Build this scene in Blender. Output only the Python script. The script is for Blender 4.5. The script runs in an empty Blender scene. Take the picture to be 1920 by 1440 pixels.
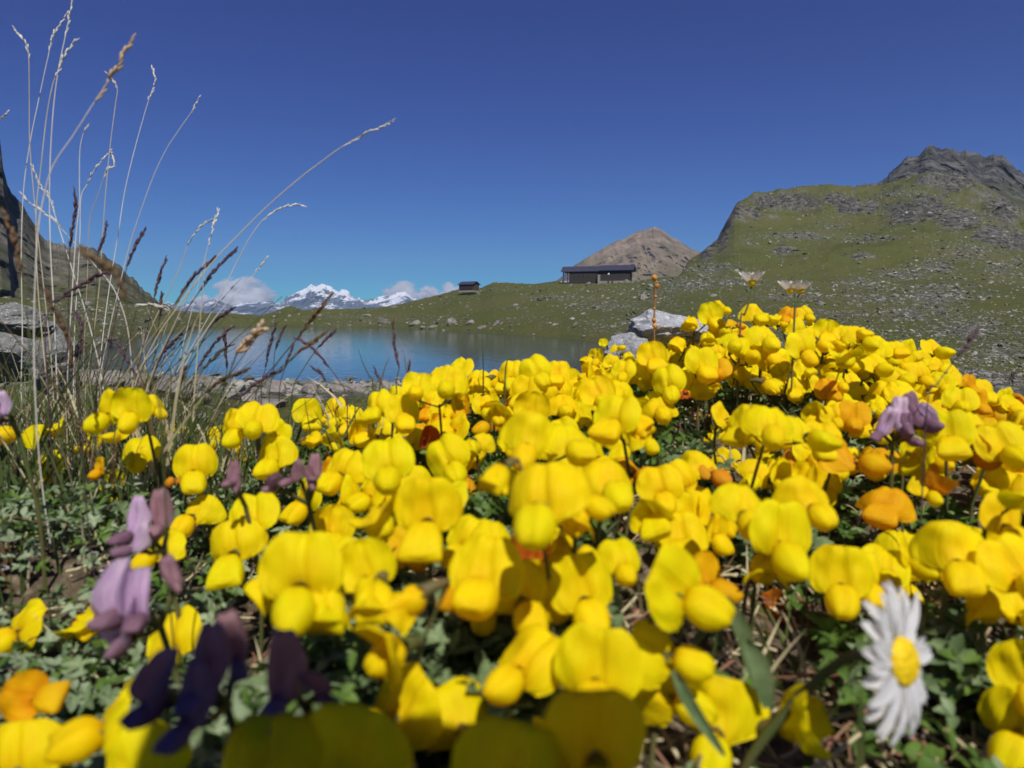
import bpy, math, random
import numpy as np
from mathutils import Vector, Matrix

random.seed(7); rng = np.random.default_rng(7)
sc = bpy.context.scene
COL = sc.collection
R = math.radians

# ------------------------------------------------------------------ camera, sky, sun, exposure
F = 1251.0                                   # focal length in photo pixels (1920 wide)
PITCH = math.atan(122.0 / F)
cd = bpy.data.cameras.new('camera'); cam = bpy.data.objects.new('camera', cd); COL.objects.link(cam)
cam.location = (0, 0, 0); cam.rotation_euler = (math.pi/2 - PITCH, 0, 0)
cd.sensor_width = 36; cd.lens = F/1920*36; cd.clip_start = 0.004; cd.clip_end = 60000
cd.dof.use_dof = True; cd.dof.focus_distance = 0.85; cd.dof.aperture_fstop = 20.0
sc.camera = cam
SUN_EL, SUN_AZ = R(53), R(14)                # sun behind the camera and to its right
tosun = Vector((math.sin(SUN_AZ)*math.cos(SUN_EL), -math.cos(SUN_AZ)*math.cos(SUN_EL), math.sin(SUN_EL)))
w = bpy.data.worlds.new('World'); sc.world = w; w.use_nodes = True
nt = w.node_tree; nt.nodes.clear()
SKYK = ((.125, 1.05), (.658, 1.677), (.78, 1.14))
sky = nt.nodes.new('ShaderNodeTexSky'); sky.sky_type = 'NISHITA'; sky.sun_disc = False
sky.sun_elevation = SUN_EL
sky.sun_rotation = math.atan2(tosun.x, tosun.y)
sky.altitude = 2600; sky.air_density = 1.0; sky.dust_density = 0.0; sky.ozone_density = 3.0
# deep alpine blue: per-channel response of the camera, red flattened, green and blue steepened
sepc = nt.nodes.new('ShaderNodeSeparateColor'); comc = nt.nodes.new('ShaderNodeCombineColor')
nt.links.new(sky.outputs[0], sepc.inputs[0])
for i, (k, p) in enumerate(SKYK):
    a = nt.nodes.new('ShaderNodeMath'); a.operation = 'MULTIPLY'; a.inputs[1].default_value = .1; nt.links.new(sepc.outputs[i], a.inputs[0])
    b = nt.nodes.new('ShaderNodeMath'); b.operation = 'POWER'; b.inputs[1].default_value = p; nt.links.new(a.outputs[0], b.inputs[0])
    c = nt.nodes.new('ShaderNodeMath'); c.operation = 'MULTIPLY'; c.inputs[1].default_value = k*10; nt.links.new(b.outputs[0], c.inputs[0])
    nt.links.new(c.outputs[0], comc.inputs[i])
bg = nt.nodes.new('ShaderNodeBackground'); bg.inputs['Strength'].default_value = 0.10
wo = nt.nodes.new('ShaderNodeOutputWorld')
nt.links.new(comc.outputs[0], bg.inputs[0]); nt.links.new(bg.outputs[0], wo.inputs[0])
sd = bpy.data.lights.new('sun', 'SUN'); sun = bpy.data.objects.new('sun', sd); COL.objects.link(sun)
sd.energy = 4.95; sd.angle = R(0.5); sd.color = (1.0, 0.95, 0.88)
sun.rotation_euler = tosun.to_track_quat('Z', 'Y').to_euler()
sc.view_settings.view_transform = 'Standard'; sc.view_settings.look = 'None'
sc.view_settings.exposure = 0.0; sc.view_settings.gamma = 1.0
sc.cycles.use_denoising = True
sc.cycles.volume_bounces = 6; sc.cycles.max_bounces = 8; sc.cycles.transparent_max_bounces = 16

# ------------------------------------------------------------------ projection helpers
cP, sP = math.cos(PITCH), math.sin(PITCH)
def azel(px, py):
    a = (px-960)/F; b = (720-py)/F
    y = cP + b*sP; z = b*cP - sP
    return math.atan2(a, y), z/math.hypot(a, y)
def P(px, py, d):
    """point seen at photo pixel (px,py) whose depth along the lens axis is d"""
    a = (px-960)/F; b = (720-py)/F
    return Vector((a*d, (cP + b*sP)*d, (b*cP - sP)*d))

# ------------------------------------------------------------------ numpy noise
def _h(ix, iy, iz, s):
    n = (ix.astype(np.int64)*374761393 + iy.astype(np.int64)*668265263 + iz.astype(np.int64)*2147483647 + s*974634777) & 0xffffffff
    n = ((n ^ (n >> 13))*1274126177) & 0xffffffff
    n = (n ^ (n >> 16)) & 0xffffffff
    return n/4294967295.0
def vnoise(x, y, z=None, s=0):
    x = np.asarray(x, float); y = np.asarray(y, float)
    z = np.zeros_like(x) if z is None else np.asarray(z, float)
    x, y, z = np.broadcast_arrays(x, y, z)
    xi, yi, zi = np.floor(x), np.floor(y), np.floor(z)
    fx, fy, fz = x-xi, y-yi, z-zi
    fx = fx*fx*fx*(fx*(fx*6-15)+10); fy = fy*fy*fy*(fy*(fy*6-15)+10); fz = fz*fz*fz*(fz*(fz*6-15)+10)
    r = 0
    for dx in (0, 1):
        for dy in (0, 1):
            for dz in (0, 1):
                r = r + _h(xi+dx, yi+dy, zi+dz, s)*(fx if dx else 1-fx)*(fy if dy else 1-fy)*(fz if dz else 1-fz)
    return r*2-1
def fbm(x, y, z=None, o=5, s=0, g=0.5, ridged=False):
    a, t, n = 1.0, 0, 0
    z = np.zeros_like(np.asarray(x, float)) if z is None else np.asarray(z, float)
    x = np.asarray(x, float); y = np.asarray(y, float)
    for k in range(o):
        v = vnoise(x*2**k + 17.3*k, y*2**k + 5.1*k, z*2**k + 9.7*k, s+k)
        if ridged: v = 1-2*np.abs(v)
        t = t + a*v; n += a; a *= g
    return t/n
def sst(a, b, x):
    t = np.clip((x-a)/(b-a), 0, 1); return t*t*(3-2*t)

# ------------------------------------------------------------------ mesh helpers
class MB:
    def __init__(s): s.v = []; s.f = []; s.m = []; s.n = 0; s.uv = []
    def add(s, V, Fc, mat=0, uv=None):
        V = np.asarray(V, float).reshape(-1, 3); Fc = np.asarray(Fc, np.int64)
        s.v.append(V); s.f.append(Fc + s.n); s.m.append(np.full(len(Fc), mat)); s.n += len(V)
        s.uv.append(np.zeros((len(V), 2)) if uv is None else np.asarray(uv, float).reshape(-1, 2))
        return s
    def mesh(s, name, mats, smooth=True, uv=False):
        me = bpy.data.meshes.new(name)
        V = np.concatenate(s.v)
        sizes = np.concatenate([np.full(len(f), f.shape[1]) for f in s.f])
        idx = np.concatenate([f.ravel() for f in s.f])
        me.vertices.add(len(V)); me.vertices.foreach_set('co', V.ravel())
        me.loops.add(len(idx)); me.loops.foreach_set('vertex_index', idx)
        me.polygons.add(len(sizes))
        st = np.concatenate([[0], np.cumsum(sizes)[:-1]])
        me.polygons.foreach_set('loop_start', st); me.polygons.foreach_set('loop_total', sizes)
        me.polygons.foreach_set('material_index', np.concatenate(s.m))
        me.polygons.foreach_set('use_smooth', np.full(len(sizes), smooth))
        if uv:
            l = me.uv_layers.new(name='UVMap'); U = np.concatenate(s.uv)
            l.data.foreach_set('uv', U[idx].ravel())
        for m in (mats if isinstance(mats, (list, tuple)) else [mats]): me.materials.append(m)
        me.update(); me.validate()
        return me
def link(name, data, parent=None, loc=None, mat=None):
    o = bpy.data.objects.new(name, data); COL.objects.link(o)
    if parent is not None: o.parent = parent
    if mat is not None: o.matrix_basis = mat
    elif loc is not None: o.location = loc
    return o
def tag(o, label, cat, group=None, kind=None):
    if label: o['label'] = label
    if cat: o['category'] = cat
    if group: o['group'] = group
    if kind: o['kind'] = kind
    return o
def grid_faces(nr, nc, wrap=False):
    i = np.arange(nr-1)[:, None]; j = np.arange(nc if wrap else nc-1)[None, :]
    a = i*nc + j; b = i*nc + (j+1) % nc
    return np.stack([a, b, b+nc, a+nc], -1).reshape(-1, 4)
def tube(mb, pts, rad, sides=6, mat=0, cap=True):
    pts = np.asarray([tuple(p) for p in pts], float); n = len(pts)
    rad = np.broadcast_to(np.asarray(rad, float), (n,))
    t = np.gradient(pts, axis=0); t /= np.linalg.norm(t, axis=1)[:, None] + 1e-12
    up = np.array([0.13, 0.31, 0.94]); up = up if abs(t[0] @ up) < .95*np.linalg.norm(up) else np.array([1., 0.1, 0])
    a = np.cross(t, up); a /= np.linalg.norm(a, axis=1)[:, None] + 1e-12
    b = np.cross(t, a)
    th = np.linspace(0, 2*np.pi, sides, endpoint=False)
    V = pts[:, None, :] + rad[:, None, None]*(np.cos(th)[None, :, None]*a[:, None, :] + np.sin(th)[None, :, None]*b[:, None, :])
    mb.add(V.reshape(-1, 3), grid_faces(n, sides, True), mat)
    if cap:
        mb.add(V[0], np.arange(sides)[None, ::-1], mat); mb.add(V[-1], np.arange(sides)[None, :], mat)
def spline(pts, n):
    pts = np.asarray([tuple(p) for p in pts], float)
    if len(pts) < 3:
        t = np.linspace(0, 1, n)[:, None]; return pts[0]*(1-t) + pts[-1]*t
    k = np.concatenate([[2*pts[0]-pts[1]], pts, [2*pts[-1]-pts[-2]]]); m = len(pts)-1
    out = []
    for u in np.linspace(0, m-1e-6, n):
        i = int(u); t = u-i; a, b, c, d = k[i], k[i+1], k[i+2], k[i+3]
        out.append(.5*((2*b)+(-a+c)*t+(2*a-5*b+4*c-d)*t*t+(-a+3*b-3*c+d)*t**3))
    return np.array(out)
def box(mb, x0, x1, y0, y1, z0, z1, mat=0, M=None):
    V = np.array([[x, y, z] for z in (z0, z1) for x, y in ((x0, y0), (x1, y0), (x1, y1), (x0, y1))], float)
    if M is not None: V = np.array([tuple(M @ Vector(v)) for v in V])
    mb.add(V, [[3, 2, 1, 0], [4, 5, 6, 7], [0, 1, 5, 4], [1, 2, 6, 5], [2, 3, 7, 6], [3, 0, 4, 7]], mat)
def ico(sub):
    import bmesh
    bm = bmesh.new(); bmesh.ops.create_icosphere(bm, subdivisions=sub, radius=1)
    V = np.array([v.co[:] for v in bm.verts]); Fc = np.array([[v.index for v in f.verts] for f in bm.faces]); bm.free()
    return V, Fc
ICO1, ICO2, ICO3, ICO4 = ico(1), ico(2), ico(3), ico(4)

# ------------------------------------------------------------------ materials
def newmat(name):
    m = bpy.data.materials.new(name); m.use_nodes = True; m.node_tree.nodes.clear()
    return m, m.node_tree
class N:
    def __init__(s, nt): s.nt = nt
    def __call__(s, typ, ins=None, **kw):
        n = s.nt.nodes.new(typ)
        for k, v in kw.items(): setattr(n, k, v)
        for k, v in (ins or {}).items():
            if isinstance(v, bpy.types.NodeSocket): s.nt.links.new(v, n.inputs[k])
            else: n.inputs[k].default_value = v
        return n
    def ramp(s, fac, stops):
        n = s.nt.nodes.new('ShaderNodeValToRGB'); cr = n.color_ramp
        while len(cr.elements) > 1: cr.elements.remove(cr.elements[-1])
        cr.elements[0].position = stops[0][0]; cr.elements[0].color = c4(stops[0][1])
        for p, c in stops[1:]:
            e = cr.elements.new(p); e.color = c4(c)
        s.nt.links.new(fac, n.inputs[0]); return n.outputs[0]
    def mix(s, fac, a, b, typ='MIX'):
        n = s.nt.nodes.new('ShaderNodeMix'); n.data_type = 'RGBA'; n.blend_type = typ
        for k, v in ((0, fac), (6, a), (7, b)):
            if isinstance(v, bpy.types.NodeSocket): s.nt.links.new(v, n.inputs[k])
            else: n.inputs[k].default_value = v if k == 0 else c4(v)
        return n.outputs[2]
    def math(s, op, a, b=0.0, clamp=False):
        n = s.nt.nodes.new('ShaderNodeMath'); n.operation = op; n.use_clamp = clamp
        for k, v in ((0, a), (1, b)):
            if isinstance(v, bpy.types.NodeSocket): s.nt.links.new(v, n.inputs[k])
            else: n.inputs[k].default_value = v
        return n.outputs[0]
    def noise(s, vec, scale, detail=6, rough=.6, out=0):
        n = s('ShaderNodeTexNoise', {'Vector': vec, 'Scale': scale, 'Detail': detail, 'Roughness': rough}); return n.outputs[out]
    def out(s, surf, vol=None):
        o = s('ShaderNodeOutputMaterial')
        if surf is not None: s.nt.links.new(surf, o.inputs['Surface'])
        if vol is not None: s.nt.links.new(vol, o.inputs['Volume'])
def c4(c): return (c[0], c[1], c[2], 1.0) if not isinstance(c, (int, float)) else (c, c, c, 1.0)

def mat_leafy(name, c1, c2, trans=0.3, rough=.55, scale=300, rnd=0.25, spec=.3):
    """thin plant tissue: diffuse + translucent, with colour variation from noise and per-object hue"""
    m, nt = newmat(name); n = N(nt)
    tc = n('ShaderNodeNewGeometry').outputs['Position']
    f = n.noise(tc, scale, 3, .6)
    f = n.ramp(f, [(.35, 0.0), (.68, 1.0)])
    col = n.mix(f, c1, c2)
    oi = n('ShaderNodeObjectInfo').outputs['Random']
    hs = n('ShaderNodeHueSaturation', {'Color': col, 'Value': n.math('ADD', n.math('MULTIPLY', oi, rnd), 1-rnd*.5), 'Hue': n.math('ADD', n.math('MULTIPLY', oi, .02), .49)}).outputs[0]
    d = n('ShaderNodeBsdfPrincipled', {'Base Color': hs, 'Roughness': rough, 'Specular IOR Level': spec}).outputs[0]
    t = n('ShaderNodeBsdfTranslucent', {'Color': hs}).outputs[0]
    n.out(n('ShaderNodeMixShader', {0: trans, 1: d, 2: t}).outputs[0]); return m

def mat_petal(name, base, deep, vein, veinamt=.6, rnd=.10):
    """petal tissue: faint veins that fan out from the claw (UV: u across, v claw to rim)"""
    m, nt = newmat(name); n = N(nt)
    uv = n('ShaderNodeUVMap').outputs[0]
    sp = n('ShaderNodeSeparateXYZ', {0: uv})
    u, v = sp.outputs[0], sp.outputs[1]
    geo = n('ShaderNodeNewGeometry').outputs['Position']
    nz = n.noise(geo, 160, 3, .6)
    centre = n.math('SUBTRACT', 1.0, n.math('MULTIPLY', n.math('ABSOLUTE', n.math('SUBTRACT', u, .5)), 3.2), True)
    low = n.math('SUBTRACT', 1.0, n.math('MULTIPLY', v, 1.25), True)
    st = n('ShaderNodeTexNoise', {'Vector': n('ShaderNodeCombineXYZ', {0: n.math('MULTIPLY', u, 30.0), 1: n.math('MULTIPLY', v, 2.0)}).outputs[0], 'Scale': 1.0, 'Detail': 3.0}).outputs[0]
    vn = n.math('MULTIPLY', n.math('MULTIPLY', n.math('MULTIPLY', centre, low), n.ramp(st, [(.42, 0.0), (.58, 1.0)])), veinamt, True)
    gold = n.math('MULTIPLY', n.math('MULTIPLY', n.ramp(st, [(.40, 0.0), (.62, 1.0)]), n.math('SUBTRACT', 1.0, n.math('MULTIPLY', v, .8), True)), .4)
    col = n.mix(n.ramp(nz, [(.35, 0.0), (.7, 1.0)]), base, deep)
    col = n.mix(n.math('MULTIPLY', n.math('MULTIPLY', low, n.math('POWER', centre, .6)), .85), col, deep)
    rim = n.math('MULTIPLY', n.ramp(n.math('ADD', v, n.math('MULTIPLY', n.math('SUBTRACT', nz, .5), .35)), [(.86, 0.0), (1.0, 1.0)]), .45)
    col = n.mix(rim, col, [c*.82 for c in deep])
    col = n.mix(gold, col, [c*.90 for c in deep])
    blot = n.ramp(n.noise(geo, 420, 4, .7), [(.66, 0.0), (.74, .55)])
    col = n.mix(blot, col, vein)
    col = n.mix(vn, col, vein)
    oi = n('ShaderNodeObjectInfo').outputs['Random']
    hs = n('ShaderNodeHueSaturation', {'Color': col, 'Hue': n.math('ADD', n.math('MULTIPLY', oi, -.022), .509), 'Value': n.math('ADD', n.math('MULTIPLY', oi, rnd), 1-rnd*.6)}).outputs[0]
    bmp = n('ShaderNodeBump', {'Height': st, 'Strength': .6, 'Distance': .0004}).outputs[0]
    d = n('ShaderNodeBsdfPrincipled', {'Base Color': hs, 'Roughness': .6, 'Specular IOR Level': .12, 'Normal': bmp}).outputs[0]
    t = n('ShaderNodeBsdfTranslucent', {'Color': hs}).outputs[0]
    n.out(n('ShaderNodeMixShader', {0: .38, 1: d, 2: t}).outputs[0]); return m

def mat_rock(name, cols, scale=1.0, lichen=None, bump=.6, coord='Position', dist=.1):
    m, nt = newmat(name); n = N(nt)
    tc = n('ShaderNodeNewGeometry').outputs['Position'] if coord == 'Position' else n('ShaderNodeTexCoord').outputs['Object']
    a = n.noise(tc, scale, 8, .65); b = n.noise(tc, scale*7, 6, .7)
    col = n.ramp(n.math('ADD', n.math('MULTIPLY', a, .6), n.math('MULTIPLY', b, .4)), [(.3, cols[0]), (.5, cols[1]), (.68, cols[2])])
    if lichen:
        vz = n('ShaderNodeTexVoronoi', {'Vector': tc, 'Scale': scale*9}).outputs[0]
        lm = n.ramp(n.math('ADD', n.noise(tc, scale*3.1, 4, .6), n.math('MULTIPLY', vz, -.25)), [(.47, 0.0), (.55, 1.0)])
        col = n.mix(lm, col, lichen)
    oi = n('ShaderNodeObjectInfo').outputs['Random']
    col = n('ShaderNodeHueSaturation', {'Color': col, 'Value': n.math('ADD', n.math('MULTIPLY', oi, .4), .8)}).outputs[0]
    bm = n('ShaderNodeBump', {'Height': n.math('ADD', a, n.math('MULTIPLY', b, .4)), 'Strength': bump, 'Distance': dist}).outputs[0]
    n.out(n('ShaderNodeBsdfPrincipled', {'Base Color': col, 'Roughness': .9, 'Specular IOR Level': .15, 'Normal': bm}).outputs[0]); return m
def mat_plain(name, col, rough=.6, metal=0.0, nscale=3, var=.25):
    m, nt = newmat(name); n = N(nt)
    tc = n('ShaderNodeTexCoord').outputs['Object']
    f = n.noise(tc, nscale, 5, .6)
    cc = n.mix(f, [c*(1-var) for c in col], [min(1, c*(1+var)) for c in col])
    n.out(n('ShaderNodeBsdfPrincipled', {'Base Color': cc, 'Roughness': rough, 'Metallic': metal}).outputs[0]); return m

M = {}
M['yellow'] = mat_petal('yellow_petal', (.98, .85, .003), (.96, .72, .003), (.88, .38, .004), .8)
M['gold'] = mat_petal('golden_petal', (.93, .60, .004), (.86, .42, .005), (.66, .15, .004), .8)
M['orange'] = mat_petal('orange_petal', (.85, .30, .015), (.80, .42, .02), (.55, .06, .01), .9)
M['red'] = mat_petal('red_petal', (.62, .10, .015), (.66, .22, .02), (.40, .02, .01), .9)
M['lilac'] = mat_petal('lilac_petal', (.86, .68, .82), (.66, .44, .68), (.34, .14, .42), .9)
M['pink'] = mat_petal('pink_petal', (.46, .27, .30), (.30, .16, .19), (.22, .06, .10), .9)
M['violet'] = mat_petal('violet_petal', (.24, .12, .17), (.34, .20, .27), (.10, .04, .08), .9)
M['white'] = mat_petal('white_petal', (.90, .90, .88), (.84, .84, .86), (.7, .66, .7), .2)
M['disk'] = mat_leafy('yellow_disk', (.85, .62, .01), (.70, .42, .01), .1, scale=1500)
M['leaf'] = mat_leafy('green_leaf', (.055, .12, .018), (.16, .27, .045), .28, scale=120)
M['leaf2'] = mat_leafy('grey_green_leaf', (.09, .15, .055), (.25, .34, .16), .22, scale=120)
M['leaf3'] = mat_leafy('downy_leaf', (.18, .25, .13), (.38, .46, .29), .2, scale=150, spec=.15)
M['calyx'] = mat_leafy('calyx', (.10, .15, .04), (.22, .13, .05), .2, scale=200)
M['stem'] = mat_leafy('flower_stem', (.09, .14, .04), (.16, .12, .05), .1, scale=80)
M['straw'] = mat_leafy('straw', (.50, .42, .24), (.62, .54, .36), .15, scale=60, rnd=.3)
M['pale'] = mat_leafy('pale_straw', (.80, .78, .70), (.66, .60, .50), .15, scale=60, rnd=.3)
M['spike'] = mat_leafy('dark_spike', (.055, .028, .045), (.12, .07, .075), .1, scale=300, rnd=.5)
M['brownspike'] = mat_leafy('brown_spike', (.09, .055, .03), (.15, .09, .04), .1, scale=300, rnd=.4)
M['grass'] = mat_leafy('grass_blade', (.06, .10, .025), (.16, .17, .05), .3, scale=25, rnd=.4)
M['panicle'] = mat_leafy('seed_panicle', (.40, .26, .18), (.52, .38, .24), .15, scale=500)

# ------------------------------------------------------------------ flowers: table read off the photograph (x, y, apparent width, yaw, roll, kind, fold)
# kinds: y yellow blossom, g golden, o orange, r red, w closed pouch, f flopped (folded) blossom
HAND = [
 ('yellow trefoil head of three blossoms nearest the grass tuft, at left above the green leaves', [(215,752,72,-35,0,'y'),(255,748,76,12,0,'y'),(286,752,44,60,5,'y')]),
 ('lone trefoil blossom with petals spread like wings at the left edge of the picture', [(52,795,60,-60,-20,'y'),(85,790,46,55,35,'f')]),
 ('trefoil head with one tall oval petal and a small orange blossom below it, far left', [(88,862,56,10,18,'y'),(107,916,40,20,0,'g')]),
 ('trefoil blossom seen from its side, just left of the round one over the leaves', [(190,808,52,-40,0,'y')]),
 ('round faced trefoil blossom at left with a crease down its middle', [(260,833,68,5,0,'y'),(235,806,40,-25,0,'y'),(196,868,38,-40,0,'g')]),
 ('trefoil blossom hanging lowest of the left group, its pouch pointing down', [(219,893,58,-5,5,'y')]),
 ('broad trefoil blossom at left with an orange petal folded behind it', [(365,855,76,18,5,'y'),(333,885,36,-60,0,'o')]),
 ('small trefoil head with a side blossom behind the broad left one', [(412,812,46,-20,0,'y'),(440,840,38,45,20,'y')]),
 ('trefoil head with a wide brown-edged hood in front of the lakeside rocks', [(450,782,66,-25,0,'y'),(487,775,72,25,0,'y')]),
 ('upright trefoil blossom with two star-like petals rising behind its round face', [(515,838,72,5,8,'y'),(530,803,48,-10,-10,'y'),(565,812,36,60,30,'f')]),
 ('trefoil blossom with a dark-shaded underside below the shore stones', [(577,762,56,5,0,'y')]),
 ('trefoil pair like open wings against the shore stones', [(628,757,46,-20,0,'y'),(668,772,42,40,10,'y')]),
 ('two round trefoil blossoms side by side under the lake, left of the bank crest', [(705,746,56,-8,0,'y'),(755,757,66,10,5,'y')]),
 ('trefoil head with one narrow petal drooping to its right, below the lake', [(785,716,56,0,0,'y'),(845,702,70,10,0,'y'),(830,742,50,45,40,'f')]),
 ('large nearly circular trefoil blossom left of centre with a small pouch below', [(725,846,96,4,0,'y')]),
 ('dull yellow trefoil blossom turned away, touching the circular one on its left', [(650,862,78,-30,0,'y')]),
 ('trefoil blossom with a slanting crease, between the circular one and the centre', [(830,843,84,18,20,'y')]),
 ('very bright trefoil blossom with a round pouch at its lower right, left of centre', [(800,930,124,8,-8,'y')]),
 ('trefoil blossom whose hood flops forward over an orange one', [(690,925,104,5,0,'f'),(745,1015,84,35,10,'g')]),
 ('narrow upright trefoil petal beside pinkish buds, left of centre', [(580,915,74,-40,0,'y'),(520,925,60,-20,0,'y')]),
 ('softly blurred trefoil blossom above the lilac flowers', [(365,938,78,5,0,'y')]),
 ('trefoil blossom with a pointed lower petal overlapping the lilac flowers', [(305,1005,80,-35,0,'y'),(430,1000,100,15,10,'y')]),
 ('trefoil blossom behind the blurred big pair, left of centre', [(480,950,92,-5,0,'y')]),
 ('biggest sunlit trefoil head left of centre, two broad creased petals over three pouches', [(565,1040,150,0,0,'y'),(680,1042,112,15,5,'y'),(505,1085,80,-45,0,'w')]),
 ('small orange and red wilted trefoil petal right of the biggest head', [(810,1052,68,20,30,'r')]),
 ('wide trefoil pair with ribbed petals, at the centre bottom of the sunlit bank', [(915,1042,138,-16,0,'y'),(975,1082,122,14,0,'y')]),
 ('tall creased trefoil blossom just right of the ribbed pair', [(1088,1075,128,-4,0,'y'),(1160,1030,80,25,0,'y')]),
 ('broad trefoil blossom turned on its side like an open shell, right of the centre bottom', [(1240,1085,150,40,35,'y')]),
 ('trefoil head between the centre and the right with one upright and one side petal', [(1275,985,98,-5,0,'y'),(1335,975,72,40,0,'y')]),
 ('great cushion-like trefoil head in the middle of the bank with a dark orange cleft', [(1000,800,100,-12,0,'y'),(1072,803,92,15,0,'y')]),
 ('trefoil head right below the great cushion, with two round pouches hanging under it', [(1010,893,150,-6,0,'y'),(1085,905,84,32,0,'y'),(930,880,66,-50,0,'w')]),
 ('single trefoil pouch below the middle of the bank', [(1085,955,80,5,0,'w')]),
 ('heart-shaped trefoil blossom right of the great cushion', [(1140,868,108,4,0,'y')]),
 ('trefoil head with a dangling pointed keel above the heart-shaped blossom', [(1160,762,88,-12,0,'y'),(1195,785,56,50,0,'w')]),
 ('trefoil blossom with two uneven lobes left of the red petal', [(1235,745,66,2,0,'y')]),
 ('trefoil blossom pair in the gap right of the heart-shaped blossom', [(1235,895,82,10,0,'y'),(1215,935,88,-40,15,'f')]),
 ('trefoil head of three blossoms like a propeller, on the right half', [(1400,925,98,-12,-10,'y'),(1460,972,122,5,0,'y'),(1510,915,92,12,12,'y')]),
 ('trefoil head with a pointed pouch at its lower left, near the daisy', [(1578,1055,112,-12,0,'y'),(1625,1060,80,20,0,'y')]),
 ('trefoil head directly over the daisy', [(1690,1010,84,-6,0,'y'),(1745,1040,84,35,10,'y'),(1700,1105,70,0,0,'w')]),
 ('two large trefoil blossoms at the right edge, above the green hollow', [(1790,1010,112,-5,0,'y'),(1875,1040,118,8,0,'y')]),
 ('tall trefoil petals cut by the right edge of the picture', [(1895,895,100,-15,30,'f'),(1890,950,96,10,0,'y')]),
 ('orange-veined trefoil head on the right with a red pointed petal', [(1668,918,90,-10,0,'g'),(1720,900,60,60,20,'o'),(1738,905,54,20,0,'y')]),
 ('trefoil head with ragged drooping petals right of the long cushion', [(1540,808,72,-15,0,'y'),(1590,832,84,15,10,'g'),(1615,850,60,40,0,'y')]),
 ('long cushion of trefoil blossoms on the right half, the widest head there', [(1402,778,72,-22,0,'y'),(1450,772,92,0,0,'y'),(1508,788,78,18,0,'y')]),
 ('trefoil blossom with one petal held out flat beside brown wilted petals', [(1365,855,52,-40,0,'y'),(1398,852,54,60,40,'f'),(1440,840,44,20,0,'o')]),
 ('trefoil pair shaped like a bird in flight, right of the cushion', [(1700,826,70,-30,30,'f'),(1733,852,62,30,0,'y')]),
 ('trefoil head with a bright orange blossom at its heart, far right', [(1775,792,84,-18,0,'y'),(1808,828,76,10,10,'o'),(1825,790,54,30,0,'y')]),
 ('trefoil blossom with lime green rim near the right edge', [(1868,818,86,-15,20,'y'),(1905,810,60,15,0,'y')]),
 ('lowest sunlit trefoil head at the bottom centre, partly under shadow', [(1005,1215,130,-40,-20,'y'),(1125,1215,155,0,0,'y'),(1228,1200,125,40,30,'y'),(1065,1290,120,-10,40,'f')]),
 ('trefoil petal spread flat at the edge of the shadow, bottom centre', [(1222,1285,140,20,70,'y')]),
 ('big out of focus trefoil head wholly in shadow at the bottom left of centre', [(480,1395,215,-10,0,'y'),(655,1390,205,10,0,'y')]),
 ('big out of focus trefoil head in shadow at the bottom centre', [(965,1425,220,-15,0,'y'),(1110,1350,190,10,0,'y')]),
 ('trefoil head half in sun and half in shadow, split by a dark cleft, bottom centre', [(770,1300,150,-30,-10,'y'),(850,1315,150,25,10,'y')]),
 ('trefoil blossom seen from behind, leaning to the lower right', [(795,1170,140,-30,-50,'f'),(760,1120,90,-60,-30,'w')]),
 ('trefoil blossom like two raised leaves, right of the bottom shadow', [(1345,1320,140,-35,-10,'y'),(1415,1380,140,50,60,'f')]),
 ('lone trefoil blossom with two raised petals among the leaves, lower left', [(58,1160,95,-35,-25,'y'),(118,1145,80,50,35,'f')]),
 ('tall yellow trefoil petal beside the dark purple flowers at the bottom left', [(228,1318,135,-50,0,'y'),(200,1420,170,-15,20,'y')]),
 ('large trefoil blossom cut by the bottom left corner', [(15,1400,145,15,0,'y'),(25,1305,90,60,60,'g')]),
 ('small yellow trefoil petal wedged between lilac and purple flowers', [(325,1170,105,-15,20,'y')]),
 ('round golden orange trefoil bud under the biggest head', [(485,1150,74,0,0,'g'),(478,1212,60,30,40,'g')]),
 ('red and orange trefoil bud left of the daisy', [(1418,1138,84,20,40,'r')]),
 ('pale orange wilted trefoil blossom lying left of the daisy', [(1475,1210,92,10,20,'o')]),
 ('orange bud at the right edge below the two large blossoms', [(1890,1165,80,0,0,'g')]),
 ('lone trefoil blossom standing clear of the right crest', [(1745,645,46,15,0,'y')]),
 ('dark red trefoil petal on the right crest', [(1558,660,24,0,0,'r')]),
 ('red petal standing in a gap right of the upper middle', [(1285,722,24,10,-20,'r'),(1310,765,46,20,10,'o')]),
 ('thin upright red petal left of the great cushion', [(952,755,22,10,0,'r'),(935,785,36,0,0,'o')]),
 ('trefoil blossom low in the gap left of the bottom centre, above dark leaves', [(610,1115,100,10,0,'w'),(700,1105,96,-10,0,'w')]),
 ('two trefoil blossoms low at the right edge, under the large pair', [(1905,1110,110,-10,0,'y'),(1850,1120,80,-20,0,'w')]),
 ('trefoil blossom under the propeller-like head, pointing down to the gap', [(1440,1050,80,0,0,'w')]),
 ('tall yellow trefoil petals cut by the lower right edge', [(1918,1230,120,-40,10,'y'),(1925,1330,130,-30,0,'y')]),
 ('yellow petals with olive backs on the left, seen edge on', [(322,797,26,-70,-20,'y'),(350,800,22,70,20,'y')]),
]
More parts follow.
